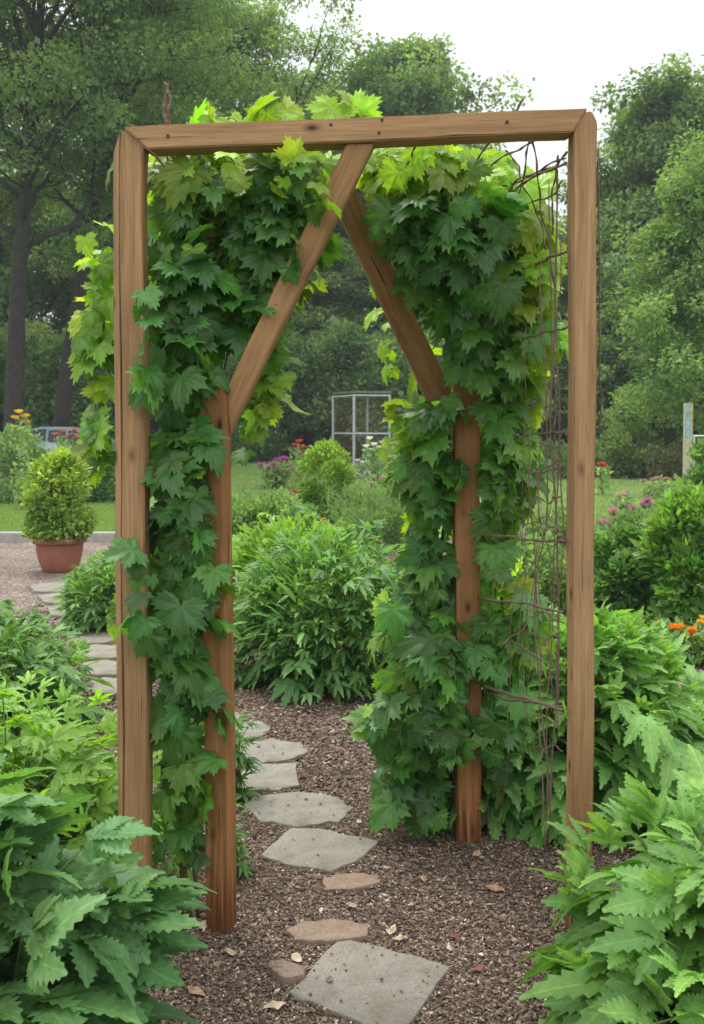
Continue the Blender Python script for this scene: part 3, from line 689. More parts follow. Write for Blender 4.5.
wires(tr, 'upright_wire', [([(557, 170, 2.8), (553, 400, 2.82), (558, 600, 2.85), (550, 830, 2.88)], .0028, .006), ([(549, 180, 2.85), (556, 420, 2.88), (552, 640, 2.9), (546, 850, 2.92)], .002, .009),
 ([(541, 260, 2.9), (545, 480, 2.95), (538, 640, 2.95), (548, 800, 2.93)], .0022, .012), ([(530, 430, 3.0), (533, 560, 3.0), (541, 700, 3.0), (545, 850, 2.96)], .002, .008),
 ([(536, 470, 2.95), (548, 560, 2.9), (553, 700, 2.87)], .0018, .009), ([(561, 240, 2.76), (559, 330, 2.78), (561, 520, 2.78), (556, 700, 2.8)], .0016, .006), ([(520, 520, 3.05), (526, 640, 3.05), (523, 740, 3.05)], .0014, .01)]+[([(r.uniform(515, 562), r.uniform(200, 520), r.uniform(2.8, 3.05)), (r.uniform(515, 560), 600, r.uniform(2.8, 3.0)), (r.uniform(498, 560), r.uniform(640, 800), r.uniform(2.8, 3.15))], r.uniform(.0009, .0015), r.uniform(.01, .022)) for _ in range(5)], M['wire'], off, r)
wires(tr, 'cross_wire', [([(484, 205, 3.1), (520, 185, 2.95), (566, 163, 2.74)], .004, .004), ([(482, 200, 3.12), (522, 178, 2.95), (566, 158, 2.74)], .0028, .005), ([(524, 268, 3.05), (545, 260, 2.9), (566, 252, 2.74)], .0045, .003),
 ([(518, 340, 3.1), (545, 333, 2.9), (568, 327, 2.74)], .0035, .003), ([(545, 369, 2.9), (567, 368, 2.74)], .002, .002), ([(545, 408, 2.9), (562, 400, 2.78)], .003, .003), ([(531, 434, 3.05), (566, 432, 2.74)], .0026, .001),
 ([(531, 470, 3.0), (545, 473, 2.9), (564, 466, 2.78)], .0026, .004), ([(480, 534, 3.33), (522, 539, 3.0), (565, 541, 2.74)], .0042, .003), ([(478, 598, 3.33), (520, 603, 3.0), (563, 612, 2.74)], .0042, .004),
 ([(482, 686, 3.33), (520, 697, 3.0), (562, 710, 2.74)], .0055, .004), ([(484, 692, 3.33), (520, 702, 3.02), (562, 706, 2.76)], .003, .005), ([(510, 640, 3.2), (535, 655, 3.0), (548, 664, 2.9)], .0022, .005),
 ([(536, 497, 3.0), (550, 503, 2.9), (562, 495, 2.78)], .002, .006), ([(528, 445, 3.05), (545, 450, 2.95), (563, 447, 2.78)], .0018, .005)]+[([(r.uniform(505, 535), y, 3.05), (r.uniform(540, 552), y+r.uniform(-12, 12), 2.9), (563, y+r.uniform(-14, 14), 2.77)], r.uniform(.0011, .002), r.uniform(.006, .014)) for y in r.uniform(380, 760, 9)], M['wire'], off, r)
def dry(label, lines, loc):
    r = np.random.default_rng(len(label)); o = empty('dry_vine_stem', loc, label=label, cat='dry stem', group='bare dry stems around the beam')
    wires(o, 'stem', lines, M['dry'], Vector(loc), r)
dry('twisted dead vine stub rising above the beam near the left corner', [([(167, 132, 2.75), (165, 108, 2.76), (167, 84, 2.77)], .005, .004), ([(169, 132, 2.75), (170, 105, 2.75), (165, 82, 2.77)], .0035, .005), ([(166, 140, 2.77), (168, 180, 2.82), (172, 230, 2.85)], .0022, .004)], tuple(W(167, 132, 2.75)))
dry('thin dark tendril slanting from the left corner joint into the leaves', [([(126, 130, 2.655), (150, 152, 2.65), (175, 178, 2.72), (201, 205, 2.76)], .0026, .002)], tuple(W(126, 130, 2.655)))
dry('short bare stem curling down behind the middle of the beam', [([(422, 132, 2.78), (412, 155, 2.85), (399, 178, 2.95)], .003, .004)], tuple(W(422, 132, 2.78)))
dry('pair of bare stems arching over the sky gap under the right half of the beam', [([(524, 98, 2.74), (505, 128, 2.8), (480, 155, 2.95), (470, 172, 3.05)], .0032, .004), ([(552, 131, 2.76), (515, 150, 2.85), (476, 176, 3.05)], .0028, .004)], tuple(W(524, 98, 2.74)))
dry('dangling twin stems hanging from the beam just left of the right post', [([(532, 128, 2.78), (526, 160, 2.85), (515, 210, 2.95), (503, 240, 3.0)], .0026, .004), ([(530, 128, 2.78), (538, 165, 2.84), (538, 205, 2.88), (550, 240, 2.88), (556, 300, 2.86)], .0026, .006), ([(558, 155, 2.77), (553, 190, 2.8), (552, 235, 2.84)], .0026, .003)], tuple(W(532, 128, 2.78)))
dry('slanting bare branches crossing from the vine top to the upper part of the right post', [([(478, 214, 3.1), (515, 182, 2.95), (545, 172, 2.85), (567, 152, 2.74)], .003, .008), ([(500, 225, 3.1), (528, 200, 2.95), (552, 196, 2.85), (563, 180, 2.76)], .0024, .01), ([(505, 150, 2.9), (520, 170, 2.9), (534, 205, 2.92), (546, 250, 2.9)], .0022, .008)], tuple(W(520, 185, 2.95)))
dry('thin reddish runner creeping down the outer edge of the right post', [([(598, 150, 2.74), (599, 300, 2.74), (600, 372, 2.73), (602, 400, 2.75), (599, 432, 2.74)], .0024, .0025)], tuple(W(598, 150, 2.74)))

# ------------------------------------------------------------------ bed plants with cut leaves
def dome_plant(name, label, cat, c, Rx, Ry, H, n, size, cols, seed, shapes=None, group=None, feather=0, mat='bedleaf', tops=.15, lowz=.08, droop=.7):
    """c: ground point of the middle. Leaves sit on stalks that fan out from the crown of the plant."""
    shapes = shapes or CUT
    r = np.random.default_rng(seed); root = empty(name, c, label=label, cat=cat, group=group)
    L = Acc(); St = Acc(); col0, col1 = np.array(cols[0]), np.array(cols[1])
    az = r.uniform(0, 2*math.pi, n); el = np.arcsin(r.uniform(lowz, 1, n)); rad = r.uniform(.45, 1, n)**.6
    lump = 1+.13*np.sin(az*3+seed)+.10*np.sin(az*5+el*6+seed*2)+.06*np.sin(el*9+az*7)
    rad = rad*lump
    u = np.stack([np.cos(az)*np.cos(el), np.sin(az)*np.cos(el), np.sin(el)], 1)
    P = u*rad[:, None]*np.array((Rx, Ry, H)); 
    out = nrm(np.stack([np.cos(az), np.sin(az), np.zeros(n)], 1))
    D = out*(.75+.2*r.uniform(0, 1, (n, 1)))+np.array((0, 0, 1.))*(np.sin(el)[:, None]*.75-.42*droop)+r.normal(0, .2, (n, 3))
    N = np.array((0, 0, 1.))*.9+out*.45+r.normal(0, .24, (n, 3))
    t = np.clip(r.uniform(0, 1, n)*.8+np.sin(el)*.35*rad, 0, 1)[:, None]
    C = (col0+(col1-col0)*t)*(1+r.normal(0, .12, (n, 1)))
    sz = size*np.exp(r.normal(0, .2, n))*(1.1-.35*np.sin(el))
    P -= nrm(D)*sz[:, None]*.45
    P[:, 2] = np.maximum(P[:, 2], .03)
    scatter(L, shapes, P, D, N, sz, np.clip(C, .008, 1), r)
    if feather:
        m = feather; az = r.uniform(0, 2*math.pi, m); el = np.arcsin(r.uniform(.35, 1, m)); rad = r.uniform(.8, 1.12, m)
        u = np.stack([np.cos(az)*np.cos(el), np.sin(az)*np.cos(el), np.sin(el)], 1); P2 = u*rad[:, None]*np.array((Rx, Ry, H))*.86
        D2 = u*np.array((1, 1, .9))+r.normal(0, .3, (m, 3)); N2 = np.array((0, 0, 1.))+r.normal(0, .4, (m, 3))
        scatter(L, BLADE, P2, D2, N2, size*r.uniform(.7, 1.3, m), jit(col1*1.05, m, .15, r), r)
    k = max(1, n//150)
    for i in range(0, n, k):
        b0 = np.array((P[i][0]*.18+r.normal(0, .02), P[i][1]*.18+r.normal(0, .02), 0)); mid = b0*.4+P[i]*.6; mid[2] = P[i][2]*.8
        mid[:2] *= .8
        St.add(*tube_arrays([b0, mid, P[i]], [.004, .003, .002] if size > .12 else [.003, .0022, .0015], 5))
    # new shoots standing at the top
    m = int(n*tops)
    if m:
        az = r.uniform(0, 6.28, m); q = r.uniform(0, .75, m)**.5
        P3 = np.stack([np.cos(az)*q*Rx, np.sin(az)*q*Ry, H*np.sqrt(1-q*q*.9)*r.uniform(.88, 1.08, m)], 1)
        D3 = np.stack([np.cos(az)*.5, np.sin(az)*.5, np.full(m, .8)], 1)+r.normal(0, .3, (m, 3)); N3 = r.normal(0, .4, (m, 3))+np.array((0, 0, .6))+np.stack([np.cos(az), np.sin(az), az*0], 1)*-.3
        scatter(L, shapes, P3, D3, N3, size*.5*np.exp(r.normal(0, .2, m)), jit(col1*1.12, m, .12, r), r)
    L.build('foliage', M[mat], root); St.build('stem', M['stem'], root); return root
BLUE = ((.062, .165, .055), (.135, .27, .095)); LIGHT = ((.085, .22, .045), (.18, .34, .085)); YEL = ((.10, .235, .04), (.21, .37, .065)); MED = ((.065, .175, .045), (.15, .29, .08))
def gv(px, py): p = G(px, py); return (p.x, p.y, 0)
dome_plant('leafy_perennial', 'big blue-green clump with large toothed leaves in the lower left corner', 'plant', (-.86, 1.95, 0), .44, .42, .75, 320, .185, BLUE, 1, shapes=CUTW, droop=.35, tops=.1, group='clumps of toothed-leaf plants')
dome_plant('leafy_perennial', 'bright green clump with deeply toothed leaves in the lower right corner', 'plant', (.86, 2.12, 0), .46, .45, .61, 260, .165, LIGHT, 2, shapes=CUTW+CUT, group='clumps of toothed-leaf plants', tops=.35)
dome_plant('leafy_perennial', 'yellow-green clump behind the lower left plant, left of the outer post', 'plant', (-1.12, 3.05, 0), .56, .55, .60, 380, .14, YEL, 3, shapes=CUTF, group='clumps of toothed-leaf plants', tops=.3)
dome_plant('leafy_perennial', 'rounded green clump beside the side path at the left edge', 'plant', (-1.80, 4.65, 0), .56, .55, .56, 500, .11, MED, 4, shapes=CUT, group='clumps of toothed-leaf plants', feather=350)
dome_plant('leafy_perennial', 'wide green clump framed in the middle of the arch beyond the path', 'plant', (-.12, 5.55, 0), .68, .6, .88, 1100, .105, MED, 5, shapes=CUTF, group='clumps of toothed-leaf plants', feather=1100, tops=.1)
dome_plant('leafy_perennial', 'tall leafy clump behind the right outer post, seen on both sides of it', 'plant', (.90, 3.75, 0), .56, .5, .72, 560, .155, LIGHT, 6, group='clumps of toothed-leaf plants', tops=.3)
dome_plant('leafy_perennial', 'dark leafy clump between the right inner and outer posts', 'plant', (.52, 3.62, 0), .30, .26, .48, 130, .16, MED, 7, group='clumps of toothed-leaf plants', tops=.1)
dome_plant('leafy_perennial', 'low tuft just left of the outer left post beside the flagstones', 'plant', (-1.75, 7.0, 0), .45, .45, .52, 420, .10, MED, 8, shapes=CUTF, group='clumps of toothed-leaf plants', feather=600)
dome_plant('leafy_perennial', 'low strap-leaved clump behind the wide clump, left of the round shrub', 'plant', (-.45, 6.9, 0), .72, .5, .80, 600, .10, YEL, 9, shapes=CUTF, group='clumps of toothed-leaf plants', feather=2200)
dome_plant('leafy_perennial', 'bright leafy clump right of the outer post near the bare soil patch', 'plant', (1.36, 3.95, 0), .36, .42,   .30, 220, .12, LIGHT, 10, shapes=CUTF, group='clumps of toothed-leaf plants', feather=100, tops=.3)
dome_plant('young_plant', 'small green sprig at the right foot of the left inner post', 'plant', (-.40, 3.1, 0), .075, .07, .24, 26, .055, MED, 12, shapes=CUTF)
dome_plant('young_plant', 'tall leafy sprig behind the left inner post by the smallest stones', 'plant', (-.47, 3.75, 0), .1, .09, .36, 36, .07, MED, 13, shapes=CUTF)

# ------------------------------------------------------------------ shrubs
def shrub(name, label, c, Rx, H, n, size, cols, seed, shapes=SMALL, group=None, up=.5, clumps=46, z0=0.0, taper=0, cat='shrub', mat='leaf', parent_label=None, tipc=None):
    r = np.random.default_rng(seed); root = empty(name, c, label=label, cat=cat, group=group)
    L = Acc(); St = Acc(); cr = Rx*.33
    az = r.uniform(0, 6.28, clumps); zz = r.uniform(-1, 1, clumps); zz[:clumps//4] = r.uniform(-1, -.75, clumps//4); q = np.where(zz < .1, np.clip(1.02+zz*.18, 0, 1), np.sqrt(np.clip(1-zz**2, 0, 1)))**.8*r.uniform(.3, .95, clumps)**.6
    q *= 1-taper*(zz+1)/2*.6
    cc = np.stack([np.cos(az)*q*(Rx-cr*.3), np.sin(az)*q*(Rx-cr*.3), z0+H/2+zz*(H/2-cr*.5)], 1)
    per = n//clumps
    ccol = [(np.array(cols[0])+(np.array(cols[1])-np.array(cols[0]))*r.uniform(0, 1)) for _ in range(clumps)]
    for c0, k0 in zip(cc, ccol):
        u = nrm(r.normal(0, 1, (per, 3))); rad = r.uniform(.3, 1, per)**.5
        P = c0+u*(rad*np.where(r.uniform(0, 1, per) < .12, r.uniform(1, 1.6, per), 1))[:, None]*cr*np.array((1, 1, .95))*r.uniform(.75, 1.25); P[:, 2] = np.maximum(P[:, 2], z0+.02)
        o = nrm(P-np.array((0, 0, z0+H*.4))); D = u*.5+o*.6+np.array((0, 0, up))+r.normal(0, .35, (per, 3)); N = o*.5+np.array((0, 0, .8))+r.normal(0, .4, (per, 3))
        C = jit(k0, per, .18, r)
        if tipc is not None:
            m = (P[:, 2] > z0+H*.55) & (r.uniform(0, 1, per) < .5) | (rad > .9) & (r.uniform(0, 1, per) < .45); C[m] = jit(tipc, m.sum(), .15, r)
        scatter(L, shapes, P, D, N, size*np.exp(r.normal(0, .25, per)), C, r)
        if r.uniform() < .3: St.add(*tube_arrays([(r.normal(0, .12*Rx), r.normal(0, .12*Rx), z0), c0*np.array((.45, .45, .6))+np.array((0, 0, z0*.4)), c0], [.009*Rx+.003, .006*Rx+.002, .003*Rx+.001], 5))
    L.build('foliage', M[mat], root); St.build('stem', M['bark'], root); return root
G1 = ((.08, .16, .07), (.14, .24, .10)); G2 = ((.12, .23, .08), (.2, .33, .12)); GG = ((.15, .25, .125), (.24, .34, .18))
# potted shrub
pp = G(60, 571); PX, PY = pp.x, pp.y
pot = empty('flower_pot', (PX, PY, 0), label='round terracotta pot with a thick rim standing on the gravel at the left', cat='pot')
def lathe(prof, seg=40):
    V = []; T = []
    for rr, z in prof:
        for k in range(seg): a = 2*math.pi*k/seg; V.append((rr*math.cos(a), rr*math.sin(a), z))
    for i in range(len(prof)-1):
        for k in range(seg):
            k2 = (k+1) % seg; A = i*seg+k; B = i*seg+k2; T += [(A, B, B+seg), (A, B+seg, A+seg)]
    n = len(V); V.append((0, 0, prof[0][1])); V.append((0, 0, prof[-1][1]))
    for k in range(seg): T.append((n, (k+1) % seg, k)); T.append((n+1, (len(prof)-1)*seg+k, (len(prof)-1)*seg+(k+1) % seg))
    return np.array(V), np.array(T)
V, T = lathe([(.165, .004), (.175, .02), (.205, .1), (.228, .2), (.236, .285), (.238, .29)]); mesh_tri('bowl', V, T, M['terra'], pot)
V, T = lathe([(.24, .291), (.262, .295), (.272, .305), (.275, .325), (.272, .345), (.262, .353), (.25, .352), (.245, .335)]); mesh_tri('rim', V, T, M['terra'], pot)
V, T = lathe([(.243, .33), (.2, .34), (.05, .345)]); mesh_tri('soil', V, T, M['soil'], pot)
shrub('potted_shrub', 'bushy yellow-green shrub growing in the terracotta pot', (PX, PY, .345), .335, .88, 10500, .044, ((.14, .25, .055), (.24, .36, .08)), 40, up=.1, clumps=70, taper=.35, tipc=(.36, .46, .10))
# shrubs behind and around
def sh(px, base, w_px, top, label, seed, cols, n=5000, size=.05, shapes=SMALL, **k):
    p = G(px, base); Y = p.y; Rx = w_px/2*Y/F; H = W(px, top, Y).z
    return shrub('shrub', label, (p.x, p.y, 0), Rx, H, n, size, cols, seed, shapes=shapes, **k)
sh(15, 502, 62, 428, 'grey-green shrub at the left edge with a yellow bloom on top', 41, GG, 6000, .07)
sh(98, 502, 46, 436, 'dark green shrub half hidden by the outer left post', 42, G1, 5000, .07)
sh(326, 524, 54, 444, 'round golden-tipped shrub in the middle of the arch', 43, ((.12, .24, .05), (.21, .34, .075)), 9000, .05, tipc=(.28, .40, .09), clumps=60)
sh(372, 548, 78, 486, 'feathery grey-green shrub right of the round golden one', 44, GG, 11000, .055, shapes=NARROW, up=.8)
sh(262, 532, 76, 492, 'low spreading green shrub left of the round golden one', 45, ((.13, .24, .09), (.22, .34, .15)), 8000, .05)
sh(300, 540, 40, 505, 'small low shrub at the left foot of the round golden one', 46, ((.13, .24, .09), (.22, .34, .15)), 3000, .045)
sh(697, 640, 98, 492, 'tall dense green bush at the right edge', 47, ((.13, .27, .065), (.22, .38, .10)), 15000, .055, clumps=90)
sh(622, 628, 66, 532, 'lighter green bush between the right post and the tall dense bush', 48, ((.09, .2, .06), (.16, .29, .1)), 9000, .05)
sh(520, 610, 120, 540, 'soft green bush seen through the wire trellis', 49, G2, 7000, .05)
sh(645, 560, 80, 515, 'broad low flowering bush with pink blooms behind the bushes at the right', 50, ((.13, .23, .10), (.21, .31, .15)), 7000, .05)
sh(560, 545, 70, 512, 'low flowering bush crossing behind the right post', 51, ((.13, .23, .10), (.21, .31, .15)), 5000, .05)
sh(632, 478, 62, 426, 'pale olive shrub on the far lawn at the right', 52, ((.12, .19, .08), (.2, .27, .12)), 6000, .10)
sh(600, 476, 40, 440, 'smaller pale shrub beside the right post on the far lawn', 53, ((.12, .19, .08), (.19, .26, .12)), 3500, .10)
sh(672, 480, 50, 448, 'sandy pink-tinged low shrub near the signed post', 54, ((.12, .13, .07), (.2, .2, .12)), 3500, .09)
sh(555, 478, 70, 445, 'low hazy shrub beyond the lawn, between the trellis wires', 55, G1, 5000, .09)
sh(245, 462, 70, 432, 'dark low hedge bush at the far edge of the lawn, left in the arch', 56, G1, 5000, .10)
sh(300, 458, 50, 428, 'wispy green shrub beyond the purple flowers', 57, G2, 3600, .10)
sh(415, 480, 70, 440, 'flowering bush half behind the right vine', 58, GG, 5000, .09)
sh(700, 545, 44, 450, 'thin green shrub beyond the tall dense bush at the right edge', 59, G2, 3500, .08)
sh(55, 458, 70, 437, 'low red-flowered bush in front of the parked car', 60, G1, 3000, .09)

# ------------------------------------------------------------------ flowers
PET = [blade_leaf(np.random.default_rng(300+i), .3, 3, -.15) for i in range(3)]
def flowers(name, label, c, spots, rad, col, seed, petals=9, stems=True, foliage=True, cat='flowers', double=2, leafcol=GG, H=.5, spike=0):
    """spots: positions (metres, relative to c); every bloom is a part"""
    r = np.random.default_rng(seed); root = empty(name, c, label=label, cat=cat); St = Acc(); Fo = Acc()
    for s in spots:
        A = Acc(); s = np.array(s, float)
        for ring in range(double):
            n = petals-ring*2; az = np.arange(n)/n*6.28+ring; up = .55+.7*ring
            D = np.stack([np.cos(az), np.sin(az), np.full(n, up)], 1)+r.normal(0, .12, (n, 3)); N = np.stack([-np.cos(az)*up, -np.sin(az)*up, np.ones(n)], 1)
            scatter(A, PET, np.repeat(s[None], n, 0), D, N, rad*(1-.2*ring), jit(col, n, .12, r), r)
        A.build('flower', M['petal'], root)
        St.add(*tube_arrays(curve_pts((s[0]*.5, s[1]*.5, 0), s-np.array((0, 0, .005)), 6, .02, r), [.005]*6, 5))
        m = 60; t = r.uniform(.02, .94, m)[:, None]; P = np.array((s[0]*.5, s[1]*.5, 0))*(1-t)+s*t+r.normal(0, .07, (m, 3))*np.array((1, 1, .3))
        D = r.normal(0, .6, (m, 3)); D[:, 2] += .7; scatter(Fo, SMALL+NARROW, P, D, r.normal(0, .5, (m, 3))+np.array((0, 0, 1)), max(.05, rad*1.0)*r.uniform(.7, 1.4, m), jit(leafcol[1], m, .25, r), r)
    St.build('stem', M['stem'], root); Fo.build('foliage', M['leaf'], root); return root
def fl(label, pts, Y, rpx, col, seed, **k):
    P = [np.array(W(x, y, Y)) for x, y in pts]; c = np.array(P).mean(0); c[2] = 0; r = np.random.default_rng(seed)
    sp_ = [p-c+np.array((0, r.uniform(-.12, .12)*Y/10, 0)) for p in P]
    return flowers('flowering_plant', label, tuple(c), sp_, 1.3*rpx*Y/F, col, seed, **k)
fl('yellow bloom cluster topping the shrub at the left edge', [(20, 414), (24, 418), (17, 420), (23, 424)], 16.5, 5, (.75, .5, .04), 70)
fl('red and white blooms beyond the potted shrub near the car', [(58, 436), (64, 440), (70, 437), (76, 441), (81, 438), (66, 433), (74, 432)], 22, 4.5, (.6, .2, .2), 71)
fl('magenta and violet blooms at the far lawn edge, left in the arch', [(278, 462), (284, 460), (276, 471), (281, 473), (286, 461), (262, 466), (268, 470), (274, 466), (289, 468)], 22, 4.6, (.5, .1, .42), 72)
fl('vermilion blooms behind the purple flowers', [(296, 447), (300, 443), (303, 449), (298, 452)], 21, 4.5, (.6, .08, .05), 73)
fl('red bloom on its own left of the round golden shrub', [(294, 495)], 14, 5, (.55, .04, .07), 74)
fl('orange-red daylilies at the foot of the round golden shrub', [(312, 523), (318, 520), (323, 525), (309, 527)], 12.8, 5, (.55, .13, .06), 75)
fl('orange-red daylilies at the foot of the feathery shrub', [(368, 551), (373, 547), (380, 545)], 11.0, 4.5, (.6, .16, .05), 76)
fl('white lilies standing in front of the mesh cage', [(370, 440), (374, 446), (366, 448), (379, 449), (383, 444), (371, 452), (377, 456)], 21, 4, (.82, .82, .72), 77, leafcol=GG)
fl('pale pink roses right of the white lilies', [(397, 442), (402, 446), (408, 443), (393, 450), (404, 452)], 20, 4.2, (.7, .45, .42), 78)
fl('dusky mauve blooms beneath the white lilies', [(378, 482), (384, 479), (390, 483), (396, 481), (402, 485), (372, 486)], 17, 4.5, (.35, .12, .2), 79)
fl('low white bedding flowers below the mesh cage', [(358, 462), (363, 463), (368, 462), (373, 463), (378, 462), (383, 463)], 26, 3.2, (.8, .8, .82), 80)
fl('lilac haze of small blooms in the border right of the round golden shrub', [(398, 470), (404, 466), (362, 478), (368, 474), (390, 472)], 18, 3.4, (.42, .34, .55), 81)
fl('orange marigolds beside the tall dense bush at the right edge', [(676, 632), (683, 630), (689, 633), (693, 638), (686, 638), (680, 636), (690, 630), (672, 628), (698, 636)], 5.85, 5.5, (.85, .28, .02), 82, leafcol=G2)
fl('single yellow bloom at the right edge above the marigolds', [(702, 619), (698, 622)], 5.9, 5, (.8, .5, .04), 83)
fl('red bloom left of the marigolds', [(661, 624), (664, 628)], 6.2, 4, (.4, .08, .07), 84)
fl('red and orange blooms seen through the wire trellis', [(549, 592), (555, 595), (552, 600), (546, 597)], 7.5, 5, (.6, .08, .04), 85)
fl('pink roses with mauve centres right of the outer post', [(648, 503), (653, 506), (645, 508), (634, 514), (638, 517), (641, 514), (656, 512), (630, 509)], 12.5, 6, (.5, .17, .33), 86)
fl('rose pink blooms against the outer post', [(614, 513), (616, 517), (602, 524), (606, 526), (610, 524), (622, 521), (618, 528)], 11.5, 6, (.55, .22, .28), 87)
fl('pale pink blooms on the far side of the rose bed', [(622, 496), (628, 494), (620, 498)], 16, 4.5, (.55, .35, .33), 88)
fl('scarlet bloom close beside the outer post on the lawn', [(602, 466), (605, 468)], 20, 4.5, (.6, .07, .06), 89)
fl('purple blooms beside the signed post', [(692, 466), (697, 469), (694, 472), (689, 469)], 15.5, 4.5, (.3, .06, .2), 90)
fl('peach-coloured low blooms in front of the signed post', [(652, 481), (660, 480), (668, 481), (675, 480), (645, 483)], 19, 4, (.42, .25, .2), 91)
dome_plant('young_plant', 'small bushy plant under the orange marigolds', 'plant', tuple([G(686, 662).x, G(686, 662).y, 0]), .2, .18, .2, 160, .06, MED, 92, shapes=CUTF)

# ------------------------------------------------------------------ mesh cage, signed post, rail
def bars(name, segs, rad, mat, parent):
    A = Acc()
    for a, b2 in segs: A.add(*tube_arrays([a, (np.array(a)+np.array(b2))/2, b2], rad, 4))
    return A.build(name, mat, parent, smooth=False)
cp = W(354, 470, 27)
cage = empty('mesh_cage', (cp.x, 27, 0), label='grey framed wire-mesh cage standing in the far border, framed by the arch', cat='cage')
H0 = W(354, 394, 27).z; wa = Vector((-.62, 1.5, 0)); wb = Vector((1.02, .25, 0)); 
cor = [Vector((0, 0, 0)), wb, wa+wb, wa]
for q in cor: bars('post', [((q.x, q.y, 0), (q.x, q.y, H0))], .038, M['alu'], cage)
for i in range(4):
    a, b2 = cor[i], cor[(i+1) % 4]
    for seg_ in [((a.x, a.y, H0-.04), (b2.x, b2.y, H0-.04)), ((a.x, a.y, H0*.52), (b2.x, b2.y, H0*.52)), ((a.x, a.y, .08), (b2.x, b2.y, .08))]: bars('rail', [seg_], .024, M['alu'], cage)
    sg = []
    nn = 14
    for k in range(1, nn): p = a+(b2-a)*k/nn; sg.append(((p.x, p.y, .08), (p.x, p.y, H0-.05)))
    for k in range(1, 26): z = .08+(H0-.13)*k/26; sg.append(((a.x, a.y, z), (b2.x, b2.y, z)))
    bars('mesh_panel', sg, .003, M['wire'], cage)
bm = bmesh.new(); vs = [bm.verts.new((q.x*1.06+.0, q.y*1.06, z)) for z in (H0+.035, H0+.09) for q in cor]
bm.faces.new(vs[:4][::-1]); bm.faces.new(vs[4:]); [bm.faces.new((vs[i], vs[(i+1) % 4], vs[4+(i+1) % 4], vs[4+i])) for i in range(4)]
from_bm('roof', bm, simple('cage_roof', (.16, .15, .14), .8), cage)
q = W(687.5, 470, 14); zt = W(687, 403, 14).z
sp_ = empty('marker_post', (q.x, 14, 0), label='pale square garden marker post with a small coloured label plate at the right edge', cat='post')
bm = bmesh.new(); bm_box(bm, -.055, .055, -.05, .05, 0, zt, .006); from_bm('post', bm, simple('pale_wood', (.42, .38, .28), .8, 30), sp_)
bm = bmesh.new(); bm_box(bm, -.05, .0, -.058, -.052, zt-.5, zt-.04, .002); from_bm('plate', bm, simple('plate_blue', (.25, .45, .55), .5, 8, .4), sp_)
bm = bmesh.new(); bm_box(bm, .0, .05, -.0583, -.0523, zt-.24, zt-.1, .002); from_bm('plate', bm, simple('plate_yellow', (.5, .4, .12), .5, 8, .3), sp_)
q2 = W(704, 470, 15)
tr2 = empty('garden_rail', (q2.x, 15, 0), label='thin grey tubular rail frame at the right edge beyond the marker post', cat='rail')
zr = W(700, 436, 15).z
bars('rail', [((-.18, 0, zr), (1.6, .2, zr))], .016, M['alu'], tr2); bars('leg', [((-.16, 0, 0), (-.16, 0, zr))], .016, M['alu'], tr2); bars('leg', [((1.4, .18, 0), (1.4, .18, zr))], .016, M['alu'], tr2)

# ------------------------------------------------------------------ parked car
cx = W(57, 440, 31).x
car = empty('parked_car', (cx, 31, 0), label='silver car parked beyond the shrubs at the left, mostly its roof showing', cat='car')
prof = [(-2.15, .32), (-2.2, .6), (-2.1, .82), (-1.35, .93), (-.75, 1.33), (-.3, 1.41), (.55, 1.4), (1.1, 1.25), (1.6, .98), (2.1, .92), (2.2, .7), (2.18, .35)]
def extr(name, pr, w0, w1, mat, par, bev=.03):
    bm = bmesh.new(); zmax = max(z for _, z in pr)
    def ww(z): return w0 if z < .95 else w0+(w1-w0)*(z-.95)/.46
    a = [bm.verts.new((x, -ww(z), z)) for x, z in pr]; b2 = [bm.verts.new((x, ww(z), z)) for x, z in pr]; n = len(pr)
    bm.faces.new(a); bm.faces.new(b2[::-1]); [bm.faces.new((a[i], b2[i], b2[(i+1) % n], a[(i+1) % n])) for i in range(n)]
    bmesh.ops.recalc_face_normals(bm, faces=bm.faces); bmesh.ops.bevel(bm, geom=bm.edges[:], offset=bev, segments=2, affect='EDGES')
    return from_bm(name, bm, mat, par, smooth=True)
paint, _n, _b = new_mat('car_paint'); inp(_b, Base_Color=(.26, .33, .34, 1), Metallic=.3, Roughness=.4)
glass, _n, _b = new_mat('car_glass'); inp(_b, Base_Color=(.02, .03, .035, 1), Roughness=.35); _b.inputs['Specular IOR Level'].default_value = .25
rub, _n, _b = new_mat('rubber'); inp(_b, Base_Color=(.02, .02, .02, 1), Roughness=.8)
extr('body', prof, .86, .62, paint, car)
for x0, x1, x2, x3 in ((-1.18, -.72, -.12, -.12), (-.04, -.04, .5, .5), (.58, .58, .98, 1.38)):
    for s in (-1, 1):
        bm = bmesh.new(); def_ = [(x0, .97), (x1, 1.3), (x2, 1.34 if x2 < .9 else 1.24), (x3, .99)]
        vs = [bm.verts.new((x, s*((.86-(z-.95)*.522)+.006), z)) for x, z in def_]; bm.faces.new(vs); from_bm('window', bm, glass, car)
for x in (-1.4, 1.4):
    for s in (-.8, .8):
        bm = bmesh.new(); bmesh.ops.create_cone(bm, cap_ends=True, segments=28, radius1=.33, radius2=.33, depth=.2); bmesh.ops.rotate(bm, matrix=Matrix.Rotation(R(90), 3, 'X'), verts=bm.verts)
        bmesh.ops.translate(bm, vec=(x, s, .33), verts=bm.verts); wh = from_bm('wheel', bm, rub, car)
        bm = bmesh.new(); bmesh.ops.create_cone(bm, cap_ends=True, segments=20, radius1=.2, radius2=.2, depth=.21); bmesh.ops.rotate(bm, matrix=Matrix.Rotation(R(90), 3, 'X'), verts=bm.verts)
        bmesh.ops.translate(bm, vec=(x, s*1.01, .33), verts=bm.verts); from_bm('rim', bm, paint, wh)

